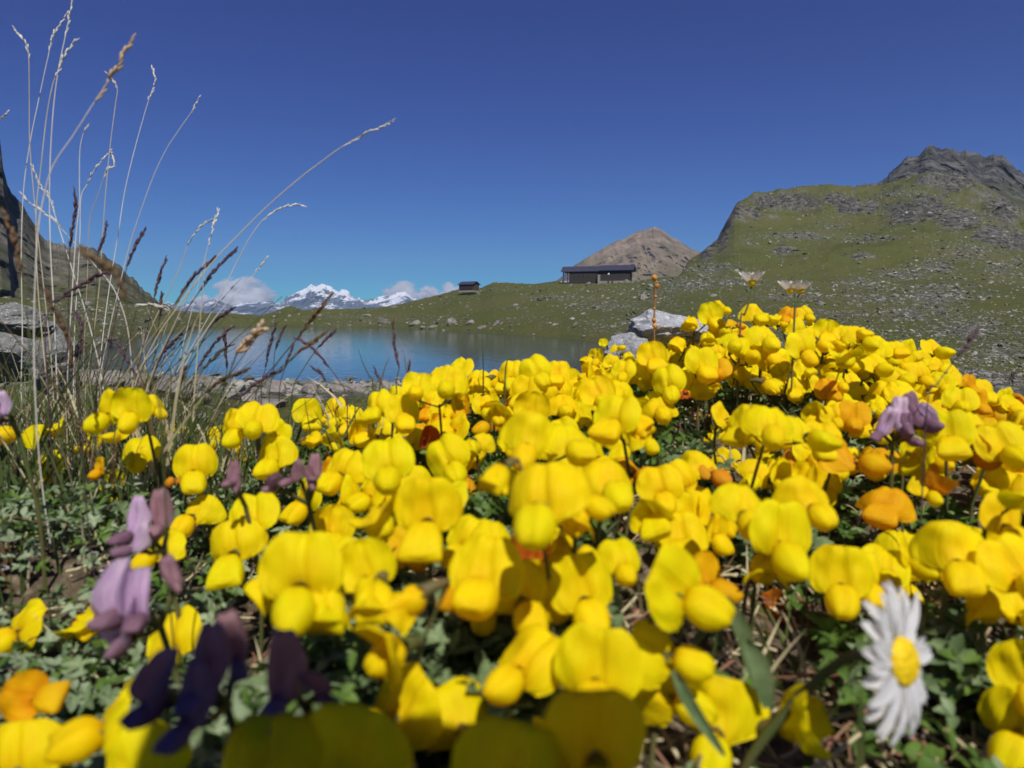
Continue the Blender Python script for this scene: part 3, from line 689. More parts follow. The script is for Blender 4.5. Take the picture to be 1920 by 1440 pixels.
# ------------------------------------------------------------------ blossom meshes
def standard_mesh(name, mats, W=.0135, H=.0118, fold=.25, bulge=.10, theta=-.10, bend=-.5, notch=.0009, seed=0, hoodsign=-1, asym=0.0, book=0.0):
    nu, nv = 23, 14
    u = np.linspace(-1, 1, nu)
    V_, U_ = np.meshgrid(np.linspace(0, 1, nv)**.9, np.sin(u*np.pi/2), indexing='ij'); v = V_[:, 0]
    a = 2*V_**.80-1
    hw = W/2*np.clip(1-np.abs(a)**2.05, 0, 1)**.5
    x = hw*U_
    # spine in the (y,z) plane; theta from vertical, positive = leaning forward
    th = theta + bend*v; ds = np.diff(v, prepend=0)*H
    ys = np.cumsum(np.sin(th)*ds); zs = np.cumsum(np.cos(th)*ds)
    ny, nz = np.cos(th), -np.sin(th)
    xr = np.abs(x)/(W/2)
    off = hoodsign*fold*W*.5*xr**1.8*(1+asym*np.sign(x)) + bulge*W*.5*np.sin(np.pi*np.clip(xr, 0, 1)**.7)*np.sin(np.pi*V_**.8)
    off = off - book*np.abs(x) - .0009*np.exp(-(x/.0008)**2)*np.clip(V_*3, 0, 1)
    off = off + .00030*np.sin(x*4300+seed+2*np.sin(V_*3))*np.clip(1-V_*.7, 0, 1) + .0015*fbm(x*230+seed*7, V_*2.2+seed, o=2, s=seed)
    # rim rolls a little
    off = off + hoodsign*.0009*np.clip((np.hypot(xr, np.clip(V_-.35, 0, 1)*1.5)-.85)/.3, 0, 1)**2
    zz = zs[:, None] + nz[:, None]*off - notch*np.exp(-(x/.0016)**2)*V_**5
    yy = ys[:, None] + ny[:, None]*off
    xx = x*(1-.22*abs(fold)*xr**2)
    mb = MB(); mb.add(np.stack([xx, yy+.0008, zz-.0021], -1).reshape(-1, 3), grid_faces(nv, nu), 0, np.stack([.5+U_*.5, V_], -1).reshape(-1, 2))
    return mb.mesh(name, mats, True, True)
def wing_mesh(name, mats, open_=0.0, L=.0092, Wd=.0056, Hh=.0064, seed=0):
    V, Fc = ICO3
    x, y, z = V[:, 0].copy(), V[:, 1].copy(), V[:, 2].copy()
    t = (y+1)/2
    wprof = (.55+.62*np.sin(np.pi*np.clip(t, 0, 1)**.75)*.75)
    X = x*Wd/2*wprof*1.12; Z = z*Hh/2*wprof*1.08
    groove = np.exp(-(x/.13)**2)
    sc_ = 1-.30*groove*np.clip(np.maximum(z, 0)*.6+np.maximum(y, 0)*.9, 0, 1)
    Y = (y*sc_)*L/2 + L/2 - .0004
    Z = Z*sc_ - .0018*t**2 - .0013
    X = X + np.sign(x)*open_*t**2*.0022*(1-groove)
    X = X + .0002*fbm(V[:, 0]*3+seed, V[:, 1]*3, V[:, 2]*3, o=2, s=seed+3)
    mb = MB(); mb.add(np.stack([X, Y, Z], 1), Fc, 0, np.stack([.5+x*.5, t], 1))
    return mb.mesh(name, mats, True, True)
def calyx_mesh(name, mat):
    mb = MB(); pts = [(0, -.0052, -.0012), (0, -.0036, -.0006), (0, -.0018, -.0002), (0, .0002, -.0002)]
    tube(mb, pts, [.0005, .0010, .0013, .0015], 10, cap=False)
    for k in range(5):
        a = k*2*math.pi/5
        c, s_ = math.cos(a), math.sin(a); b0 = np.array([c*.0015, .0002, s_*.0015-.0002])
        tx = np.array([-s_, 0, c])*.0007
        tip = np.array([c*.0019, .0016, s_*.0019-.0002])
        mb.add([b0-tx, b0+tx, tip], [[0, 1, 2]])
    return mb.mesh(name, mat)
KM = {'y': 'yellow', 'g': 'gold', 'o': 'orange', 'r': 'red'}
ST = {}; WG = {}
for k, mn in KM.items():
    mm = M[mn]
    ST[k] = [standard_mesh('standard_petal', mm, fold=.12, seed=1, bend=-.35), standard_mesh('standard_petal', mm, fold=.25, bend=-.6, seed=2, book=.25, W=.0145),
             standard_mesh('standard_petal', mm, fold=.10, bend=-.15, theta=.0, seed=3, notch=.0016), standard_mesh('standard_petal', mm, fold=.2, seed=4, asym=.6, bulge=.18, book=.15, H=.0125),
             standard_mesh('standard_petal', mm, fold=.35, bend=-.9, seed=5, W=.0155, book=.45), standard_mesh('standard_petal', mm, fold=.25, seed=6, asym=-.8, bend=-.2, book=.1),
             standard_mesh('standard_petal', mm, fold=.15, seed=7, bend=-.5, book=.7, W=.016, H=.0125), standard_mesh('standard_petal', mm, fold=.3, seed=8, bend=.5, theta=-.3, hoodsign=1, bulge=.05)]
    WG[k] = [wing_mesh('wing_petals', mm, 0), wing_mesh('wing_petals', mm, .9, seed=2), wing_mesh('wing_petals', mm, .25, L=.0080, seed=4), wing_mesh('wing_petals', mm, 1.6, L=.0096, Wd=.0048, seed=6), wing_mesh('wing_petals', mm, .1, L=.0072, Wd=.005, seed=8)]
    ST[k+'f'] = [standard_mesh('standard_petal', mm, fold=.30, bend=1.5, theta=.5, seed=7, H=.0125), standard_mesh('standard_petal', mm, fold=.75, bend=.9, theta=.3, seed=8, hoodsign=1, H=.013)]
    ST[k+'w'] = [standard_mesh('standard_petal', mm, fold=.95, bend=1.5, theta=.35, seed=9, hoodsign=1, H=.0105, W=.0125, bulge=.3)]
for k in ('o', 'r', ):
    ST[k] = [standard_mesh('standard_petal', M[KM[k]], fold=1.2, bend=.4, theta=.1, seed=11, hoodsign=1, H=.0125, W=.012, asym=.3), standard_mesh('standard_petal', M[KM[k]], fold=.9, bend=-1.2, seed=12, W=.011, asym=-.4)]
CAL = calyx_mesh('calyx', M['calyx'])

def blossom_matrix(p, s, yaw, roll, pitch):
    rot = Matrix.Rotation(math.pi + R(yaw), 4, 'Z') @ Matrix.Rotation(R(pitch), 4, 'X') @ Matrix.Rotation(R(roll), 4, 'Y')
    return rot, s
rr = random.Random(11)
REG = [('on the right crest against the scree', lambda x, y: x > 1560 and y < 700), ('on the summit of the bank', lambda x, y: 1260 < x <= 1560 and y < 625),
       ('just under the summit of the bank', lambda x, y: x > 1260 and y < 700), ('at the far right end', lambda x, y: x > 1700),
       ('in the right half of the bank', lambda x, y: x > 1260), ('on the crest under the green water', lambda x, y: 1080 < x and y < 700),
       ('on the middle crest before the lake', lambda x, y: x > 780 and y < 712), ('behind the great cushion', lambda x, y: x > 780), ('on the left of the bank', lambda x, y: True)]
def region(x, y):
    for n_, f in REG:
        if f(x, y): return n_
used_lab = {}
def make_head(label, blossoms, gz, group, cat='flower', prefix='trefoil_flower', stemmat='stem'):
    cen = sum((b[0] for b in blossoms), Vector())/len(blossoms)
    sc0 = sum(b[1] for b in blossoms)/len(blossoms)
    hub = cen + Vector((0, .007*sc0, -.009*sc0))
    base = Vector((hub.x*1.02+rr.uniform(-.004, .004), hub.y+rr.uniform(.0, .010), 0)); base.z = min(ground_at(base.x, base.y), hub.z-.008)
    root = link(prefix, None, loc=base); root.empty_display_size = .005
    tag(root, label, cat, group)
    mb = MB()
    mid = (base+hub)/2 + Vector((rr.uniform(-.003, .003), rr.uniform(-.002, .004), 0))
    tube(mb, spline([base-base, mid-base, hub-base], 6), [.00055*sc0]*6, 6)
    for p, s, yaw, roll, k in blossoms:
        pitch = rr.choice([rr.uniform(-6, 12), rr.uniform(8, 32)]) if k not in 'w' else rr.uniform(-25, -5)
        if s < 2: yaw += rr.gauss(0, 11); roll += rr.gauss(0, 10)
        rot, s = blossom_matrix(p, s, yaw, roll, pitch)
        off = Vector((0, -.0008, .0052)) if k != 'w' else Vector((0, .004, .001))
        o = p - rot @ (off*s)
        mat = Matrix.Translation(o-base) @ rot @ Matrix.Scale(s, 4)
        b = link('blossom', CAL, root, mat=mat)
        if k in 'fw': key, wk = 'y'+k, 'y'
        else: key = wk = k
        link('standard_petal', rr.choice(ST[key]), b)
        if key != 'r': link('wing_petals', rr.choice(WG[wk]), b)
        ce = o-base + rot @ (Vector((0, -.005, -.0012))*s)
        tube(mb, spline([hub-base+Vector((0, 0, -.001)), (hub-base+ce)/2+Vector((0, 0, -.0006)), ce], 5), [.00038*s]*5, 5)
    st = link('stem', mb.mesh('stem', M[stemmat]), root)
    return root
KW = {'y': 'yellow', 'g': 'golden', 'o': 'orange', 'r': 'red', 'f': 'folded yellow', 'w': 'closed yellow'}
small_list = []
for lab, bl, d0 in placed:
    if lab: make_head(lab, bl, None, 'yellow trefoil flowers of the near bank')
    else:
        p = bl[0][0]; q = to_px(np.array(p.x), np.array(p.y), np.array(p.z))
        small_list.append((float(q[0]), float(q[1]), bl, d0))
# small heads behind: the ones that fill the bank, in true umbels of three to five blossoms
extra = []
pts_taken = [(q[0], q[1]) for q in small_list]
handpx = []
for lab, bl, d0 in placed:
    for p, s, *_ in bl: handpx.append(p)
HPX = np.array([tuple(p) for p in handpx])
cr_x = [560, 640, 700, 760, 850, 950, 1050, 1085, 1130, 1200, 1270, 1300, 1340, 1400, 1480, 1550, 1650, 1740, 1800, 1900, 2000]
cr_y = [775, 752, 736, 716, 690, 680, 676, 705, 672, 668, 646, 606, 590, 590, 590, 612, 630, 648, 716, 746, 770]
tries = 0
n_extra = 0
while n_extra < 150 and tries < 12000:
    tries += 1
    px = rr.uniform(620, 2010); y0 = float(np.interp(px, cr_x, cr_y)); py = y0 + rr.random()**1.2*420
    az, e = azel(px, py)
    rs = np.linspace(.12, .50, 60); zc = canopy(rs*math.sin(az), rs*math.cos(az))
    kk = np.where(zc + .001 > rs*e)[0]
    if len(kk) == 0: continue
    r0 = rs[kk[0]]
    c = Vector((r0*math.sin(az), r0*math.cos(az), r0*e))
    if r0 < .118: continue
    if min(np.hypot(HPX[:, 0]-c.x, HPX[:, 1]-c.y)) < .0095 + (0.002 if py < 760 else .0055): continue
    n = rr.choice([1, 2, 3, 3]); bl = []
    y00 = rr.uniform(-50, 50)
    for i in range(n):
        yaw = y00 + (i-(n-1)/2)*rr.uniform(45, 75)
        o = Vector((math.sin(R(yaw)), -math.cos(R(yaw)), 0))*.0062 + Vector((0, 0, rr.uniform(-.002, .001)))
        bl.append((c+o, rr.uniform(.82, 1.02), yaw, rr.uniform(-14, 14), rr.choices('ygfwor', [15, 1.6, 2.4, .8, .7, .7])[0]))
    n_extra += 1; HPX = np.vstack([HPX, [tuple(c)]])
    small_list.append((px, py, bl, r0))
# labels: by region, then by number, colour and tilt; heads alike in these are told apart by their order from the left
ORD = ['first', 'second', 'third', 'fourth', 'fifth', 'sixth', 'seventh', 'eighth', 'ninth', 'tenth', 'eleventh', 'twelfth', 'thirteenth', 'fourteenth']
byl = {}
for px, py, bl, d0 in small_list:
    kinds = [b[4] for b in bl]
    words = {1: 'single', 2: 'paired', 3: 'triple'}[min(3, len(bl))]
    lean = sum(b[2] for b in bl)/len(bl); lw = 'left-turned ' if lean < -18 else 'right-turned ' if lean > 18 else ''
    cw = 'reddish' if 'r' in kinds else 'orange-flecked' if 'o' in kinds else 'golden' if 'g' in kinds else 'closed' if kinds == ['w'] else 'yellow'
    byl.setdefault((f"{words} {lw}{cw} trefoil head", region(px, py)), []).append((px, bl))
for (a_, reg), lst in byl.items():
    lst.sort(key=lambda q: q[0])
    for i, (px, bl) in enumerate(lst):
        lab = f"small {a_} {reg}" + (f", {ORD[i]} from left" if len(lst) > 1 else '')
        make_head(lab, bl, None, 'small yellow trefoil heads '+reg)

# ------------------------------------------------------------------ lilac and purple vetch heads
VST = {k: [standard_mesh('standard_petal', M[k], W=.0078, H=.0150, fold=.9, bend=-.9, theta=.55, seed=21, notch=.0016, bulge=.2), standard_mesh('standard_petal', M[k], W=.0072, H=.0135, fold=1.3, bend=-.3, theta=.3, seed=22, hoodsign=1, bulge=.1)] for k in ('lilac', 'pink', 'violet')}
VWG = {k: [wing_mesh('wing_petals', M[k], .6, L=.0092, Wd=.0030, Hh=.0042), wing_mesh('wing_petals', M[k], .2, L=.0080, Wd=.0026, Hh=.0050, seed=5)] for k in ('lilac', 'pink', 'violet')}
def vetch(label, bl, stemtop=None):
    pos = [(P(x, y, d), s, yaw, roll, k) for x, y, d, s, yaw, roll, k in bl]
    cen = sum((b[0] for b in pos), Vector())/len(pos)
    hub = cen + Vector((0, .006, -.010)); base = Vector((hub.x, hub.y+.006, 0)); base.z = min(ground_at(base.x, base.y), hub.z-.01)
    root = link('vetch_flower', None, loc=base); tag(root, label, 'flower', 'purple vetch flowers among the trefoil')
    mb = MB(); tube(mb, spline([base-base, (hub-base)*.5+Vector((.002, 0, 0)), hub-base], 6), [.0006]*6, 6)
    for p, s, yaw, roll, k in pos:
        rot, s = blossom_matrix(p, s, yaw, roll, rr.uniform(5, 30))
        o = p - rot @ (Vector((0, .001, .006))*s)
        b = link('blossom', CAL, root, mat=Matrix.Translation(o-base) @ rot @ Matrix.Scale(s, 4))
        k2 = {'l': 'lilac', 'p': 'pink', 'v': 'violet'}[k]
        link('standard_petal', rr.choice(VST[k2]), b); link('wing_petals', rr.choice(VWG['violet' if k == 'l' else k2]), b)
        ce = o-base + rot @ (Vector((0, -.005, -.0012))*s)
        tube(mb, spline([hub-base, (hub-base+ce)/2, ce], 4), [.0006]*4, 5)
    link('stem', mb.mesh('stem', M['stem']), root)
vetch('large pale lilac vetch flower in full sun at the lower left', [(245,1085,.120,.85,-15,5,'l'),(272,1100,.121,.8,12,0,'l'),(250,1145,.119,.75,-10,-5,'l'),(228,1120,.122,.6,-30,-10,'p'),(318,1065,.125,.5,30,15,'p')])
vetch('very dark purple vetch head in shadow at the bottom left, out of focus', [(330,1255,.084,.66,-30,-10,'v'),(392,1222,.086,.72,0,0,'v'),(432,1185,.092,.6,25,10,'p'),(365,1290,.082,.66,-10,0,'v')])
vetch('tall mauve vetch flower with a rounded tip beside the shadowed dark purple one', [(532,1235,.088,.8,-5,0,'p'),(572,1285,.088,.45,60,30,'v')])
vetch('small lilac vetch flowers above the pale lilac one, touching yellow petals', [(258,960,.150,.75,-20,0,'l'),(300,948,.155,.8,10,5,'p'),(268,1002,.145,.6,-40,-20,'l')])
vetch('pinkish vetch bud standing between yellow blossoms at left of centre', [(437,882,.165,.5,0,0,'p'),(442,895,.165,.4,20,0,'p')])
vetch('group of pink vetch buds left of the large circular blossom', [(558,878,.165,.5,-30,-20,'p'),(590,870,.168,.55,10,0,'p'),(525,900,.163,.42,-50,-30,'p'),(577,888,.165,.45,25,10,'p')])
vetch('purple vetch cluster among the yellow flowers near the right edge', [(1690,770,.20,.9,-10,0,'l'),(1712,762,.20,.9,25,10,'v'),(1665,785,.20,.75,-40,-20,'l'),(1700,795,.198,.7,10,0,'v'),(1722,775,.2,.7,50,20,'l')])
vetch('grey lilac vetch bud cut by the left edge of the picture', [(4,752,.19,.6,0,0,'l'),(2,768,.19,.5,-20,0,'v')])

# ------------------------------------------------------------------ daisy
def daisy():
    c = P(1690, 1240, .105); base = Vector((c.x-.02, c.y+.012, ground_at(c.x-.02, c.y+.012)-.004))
    root = link('daisy', None, loc=base); tag(root, 'white daisy with a yellow disk, tilted to the right at the bottom right', 'daisy')
    rot = (Matrix.Rotation(math.pi + R(42), 4, 'Z') @ Matrix.Rotation(R(12), 4, 'X')) # +Y outward
    Mx = Matrix.Translation(c-base) @ rot @ Matrix.Rotation(R(10), 4, 'Y') @ Matrix.Scale(.92, 4)
    V, Fc = ICO4
    mb = MB(); D = V.copy(); D[:, 1] = np.where(D[:, 1] > 0, D[:, 1]*.0022, D[:, 1]*.0012); D[:, 0] *= .0041; D[:, 2] *= .0041
    D[:, 1] += (.0006*vnoise(D[:, 0]*1900, D[:, 2]*1900, D[:, 1]*0, s=9) - .0007*np.exp(-(D[:, 0]**2+D[:, 2]**2)/.0012**2))*(V[:, 1] > -.1)
    mb.add(D, Fc); link('flower_disk', mb.mesh('flower_disk', M['disk']), root, mat=Mx)
    n = 34
    for i in range(n):
        a = i*2*math.pi/n + rr.uniform(-.06, .06); L = rr.uniform(.0082, .0100); W = rr.uniform(.0014, .0020)
        t = np.linspace(0, 1, 8); u = np.linspace(-1, 1, 5)
        T, U = np.meshgrid(t, u, indexing='ij')
        hw = W*np.clip(np.sin(np.pi*(T*.86+.10))**.6, .2, 1)
        rad_ = .0036 + L*T; y = -.0006 + .0022*T - rr.uniform(.001, .0045)*T**2 + .0004*U**2 + rr.uniform(-.0006, .0006)
        ca, sa = math.cos(a), math.sin(a)
        X = rad_*ca - U*hw*sa; Z = rad_*sa + U*hw*ca
        m2 = MB(); m2.add(np.stack([X, y, Z], -1).reshape(-1, 3), grid_faces(8, 5), 0, np.stack([.5+U*.5, T], -1).reshape(-1, 2))
        link('ray_petal', m2.mesh('ray_petal', M['white'], True, True), root, mat=Mx)
    hub = (Mx @ Vector((0, -.001, 0)))
    bk = (Mx @ Vector((0, -.012, -.003)))
    mb = MB(); tube(mb, spline([Vector(), bk*.5+Vector((-.006, .004, -.004)), bk, hub], 14), [.0009]*14, 7)
    link('stem', mb.mesh('stem', M['stem']), root)
    mb = MB(); tube(mb, [Mx @ Vector((0, y, 0)) for y in (-.0036, -.0028, -.0014, -.0002)], [.001, .0028, .0036, .0040], 12); link('calyx', mb.mesh('calyx', M['calyx']), root)
daisy()

# ------------------------------------------------------------------ small white alpine flowers and the budding stalk on the crest
def saxifrage(label, tops, stempts, d, flower=True):
    pts = [P(x, y, d) for x, y in stempts]
    base = pts[-1].copy(); gz_ = ground_at(base.x, base.y)
    if gz_ < base.z: pts.append(Vector((base.x, base.y, gz_))); base = pts[-1]
    root = link('alpine_flower', None, loc=base); tag(root, label, 'flower')
    mb = MB(); tube(mb, spline([p-base for p in pts], 16), [.00045]*16, 6)
    for q, (x, y, s) in enumerate(tops):
        c = P(x, y, d) - base
        if q: tube(mb, [c-Vector((0, 0, .001)), pts[0]-base-Vector((0, 0, .004))], [.0003]*2, 5)
        if flower:
            m2 = MB()
            for i in range(5):
                a = i*2*math.pi/5 + q; T, U = np.meshgrid(np.linspace(0, 1, 6), np.linspace(-1, 1, 5), indexing='ij')
                hw = s*.0021*np.sin(np.pi*(T*.8+.12)); rad_ = s*(.0006+.0036*T); z = s*(.0036*T**.9 + .0005*U**2) - .0006
                m2.add(np.stack([rad_*math.cos(a)-U*hw*math.sin(a)+c.x, rad_*math.sin(a)+U*hw*math.cos(a)+c.y, z+c.z], -1).reshape(-1, 3), grid_faces(6, 5), 0, np.stack([.5+U*.5, T], -1).reshape(-1, 2))
            link('flower_petals', m2.mesh('flower_petals', M['white'], True, True), root)
            V, Fc = ICO2; m3 = MB(); m3.add(V*np.array([.0014, .0014, .0017])*s + np.array(c) + np.array([0, -.0006, .0006]), Fc); link('flower_centre', m3.mesh('flower_centre', M['disk']), root)
        else:
            V, Fc = ICO2; m3 = MB(); N_ = V*np.array([.0017, .0017, .0020])*s*(1+.35*vnoise(V[:, 0]*2.6, V[:, 1]*2.6, V[:, 2]*2.6, s=q))[:, None]
            m3.add(N_ + np.array(c), Fc); link('bud', m3.mesh('bud', BUD), root)
    link('stem', mb.mesh('stem', M['stem'] if flower else BUDSTEM), root)
BUD = mat_leafy('orange_bud', (.75, .36, .06), (.55, .20, .05), .2, scale=900)
BUDSTEM = mat_leafy('reddish_stalk', (.34, .17, .08), (.24, .15, .06), .1, scale=300)
saxifrage('tiny white flower with a yellow middle on a thin leaning stalk, above the right crest', [(1409,530,1.45)], [(1409,536),(1406,560),(1396,590),(1388,608)], .31)
saxifrage('pair of tiny white flowers side by side on one stalk above the right crest', [(1481,545,1.3),(1500,546,1.2)], [(1490,552),(1492,566),(1490,585)], .30)
saxifrage('thin stalk with orange buds before the stony slope, left of the white rock', [(1227,521,.9),(1232,536,.75),(1229,556,.45),(1227,578,.4),(1226,600,.7),(1228,612,.8)], [(1228,524),(1229,560),(1226,600),(1227,650)], .36, False)

# ------------------------------------------------------------------ grasses
def spikelets(mb, pts, n, L, rad, spread=.3, rnd=random.Random(3)):
    pts = spline(pts, max(n, 4)); V0, F0 = ICO1
    for i in range(len(pts)-1):
        d = pts[min(i+1, len(pts)-1)]-pts[max(i-1, 0)]; d = d/np.linalg.norm(d)
        side = np.cross(d, [rnd.uniform(-1, 1), rnd.uniform(-1, 1), rnd.uniform(-1, 1)]); side /= np.linalg.norm(side)+1e-9
        ax = -d*1 + side*rnd.uniform(.1, spread); ax = -ax if ax @ d < 0 else ax
        ax = d + side*rnd.uniform(.3, 1)*spread; ax /= np.linalg.norm(ax)
        b = np.cross(ax, side); b /= np.linalg.norm(b)+1e-9; c = np.cross(ax, b)
        l = L*rnd.uniform(.7, 1.2); r_ = rad*rnd.uniform(.7, 1.2)*(.55+.45*math.sin(math.pi*min(1, (i+.6)/len(pts))))
        ctr = pts[i] + ax*l*.35 + side*r_*.4
        VV = ctr + np.outer(V0[:, 0], ax)*l*.5 + np.outer(V0[:, 1], b)*r_ + np.outer(V0[:, 2], c)*r_
        mb.add(VV, F0)
def stalk(label, pts, d, headn, headmat, stemmat, stem_r=.00024, head_r=.0007, L=.004, group=None, dslope=.0, spread=.35, dens=1.0):
    """pts run from the tip down; the first headn points carry the seed head"""
    W3 = [P(x, y, d+dslope*i/len(pts)) for i, (x, y) in enumerate(pts)]
    b = W3[-1]; gz_ = ground_at(b.x, b.y)
    if gz_ < b.z-.004: W3 += [Vector((b.x, b.y, (b.z+gz_)/2)), Vector((b.x+.001, b.y+.001, gz_))]
    base = W3[-1]
    root = link('grass_stalk', None, loc=base); tag(root, label, 'grass stalk', group)
    if d < .25: stem_r *= .7
    Q = [p-base for p in W3]
    mb = MB(); full = spline(Q, 8*len(Q)); n = len(full)
    tube(mb, full, np.linspace(stem_r*.7, stem_r*1.4, n), 5); link('stem', mb.mesh('stem', M[stemmat]), root)
    hp = Q[:headn]; ln = sum((hp[i+1]-hp[i]).length for i in range(len(hp)-1))
    mb = MB(); spikelets(mb, [tuple(p) for p in hp[::-1]], max(5, int(ln/(L*.42)*dens)), L, head_r, spread, rr)
    link('seed_head', mb.mesh('seed_head', M[headmat]), root)
GP = 'pale dry grass stalks at left'; GD = 'dark seeding grass stalks at left'
S_ = stalk
pale = [
 ('pale stalk bent at its thin hooked tip, leftmost of the tall ones', [(24,48),(36,66),(50,84),(54,110),(55,180),(56,270),(66,390),(80,520),(95,660),(100,740)], .36, 4),
 ('tall pale stalk with a sparse curved tip leaning right, second from the left edge', [(128,24),(108,52),(98,72),(92,98),(72,190),(56,270),(44,360),(40,480),(42,620),(40,740)], .38, 4),
 ('tallest pale stalk, reaching the top edge of the picture', [(137,-25),(134,10),(122,70),(108,140),(98,230),(93,350),(95,470),(102,600),(108,740)], .33, 3),
 ('pale stalk with a forked seed tip just right of the tallest', [(144,72),(124,100),(112,128),(100,155),(88,215),(76,320),(68,400),(70,520),(80,640),(90,740)], .33, 4),
 ('brownish tall stalk with a thick drooping plume, leaning right over the others', [(247,72),(234,96),(222,122),(205,150),(178,190),(140,250),(100,310),(82,370),(70,450),(64,600),(66,740)], .22, 5),
 ('pale stalk ending in a small open tuft', [(161,240),(157,248),(150,280),(149,340),(149,380),(142,450),(136,540),(130,640),(126,740)], .35, 2),
 ('pale stalk with a bent whisker tip, in the middle of the tall group', [(200,136),(212,150),(220,166),(216,200),(207,270),(200,340),(193,430),(186,540),(172,650),(160,740)], .40, 3),
 ('slender white stalk with a curled tip, second from the right of the tall group', [(284,127),(290,142),(289,158),(278,190),(262,245),(245,310),(232,370),(220,450),(205,540),(192,640),(184,740)], .42, 4),
 ('rightmost of the tall white stalks, with a knobbly tip', [(374,181),(366,196),(357,213),(338,240),(312,280),(288,330),(266,390),(246,450),(228,520),(205,620),(184,740)], .40, 3),
 ('very long stalk leaning far to the right across the sky', [(735,226),(716,238),(690,248),(640,276),(600,305),(562,334),(500,388),(440,448),(400,490),(345,560),(290,640),(250,740)], .30, 4),
 ('pale arching stalk whose plume bends over level, against the blue sky above the clouds', [(570,386),(556,384),(535,388),(510,400),(490,416),(466,450),(440,500),(405,570),(360,650),(315,740)], .36, 5),
 ('short pale stalk with an upright twisted plume beside an arching one', [(409,392),(404,412),(398,432),(390,462),(380,500),(368,550),(350,620),(330,700),(322,740)], .38, 4),
 ('pale arching stalk touching the upright plume on its right', [(402,411),(386,418),(366,436),(352,460),(338,500),(318,545),(290,600),(262,670),(240,740)], .40, 4),
 ('pale straw stalk crossing in front of the cloud', [(500,482),(490,498),(478,512),(452,540),(428,566),(400,600),(370,645),(345,690),(330,740)], .34, 3),
 ('thin stalk with a drooping double tip among the tall group', [(214,312),(212,296),(206,286),(192,300),(176,320),(164,345),(152,370),(150,440),(146,520),(140,620),(138,740)], .41, 6),
 ('kinked pale stalk left of the white ones', [(214,313),(200,320),(192,340),(184,365),(172,396),(166,440),(164,520),(160,600),(156,740)], .41, 3),
 ('pale whisker stalk crossing the others towards the lower right', [(40,364),(56,380),(78,396),(100,412),(118,432),(146,462),(180,500),(215,545),(240,620),(250,740)], .35, 5),
 ('pale stalk with a beaded tip that starts over the left mountain ridge', [(59,310),(68,330),(78,352),(92,368),(102,400),(118,450),(140,520),(165,600),(185,680),(195,740)], .36, 5),
 ('cut off pale tip at the left edge high in the sky', [(17,208),(8,216),(-2,224),(-20,250),(-40,330),(-40,500),(-30,740)], .36, 3),
 ('dry straw stalk rising before the left slope to a cream coloured bend', [(255,570),(290,572),(318,582),(300,640),(262,690),(240,740)], .33, 3),
]
for i, (lab, pts, d, hn) in enumerate(pale):
    S_(lab, pts, d, hn, 'pale' if i not in (4,) else 'panicle', 'pale' if i % 3 else 'straw', .00022 if i != 4 else .00026, .00042 if i != 4 else .0006, .0038, GP, spread=.32, dens=1.1)
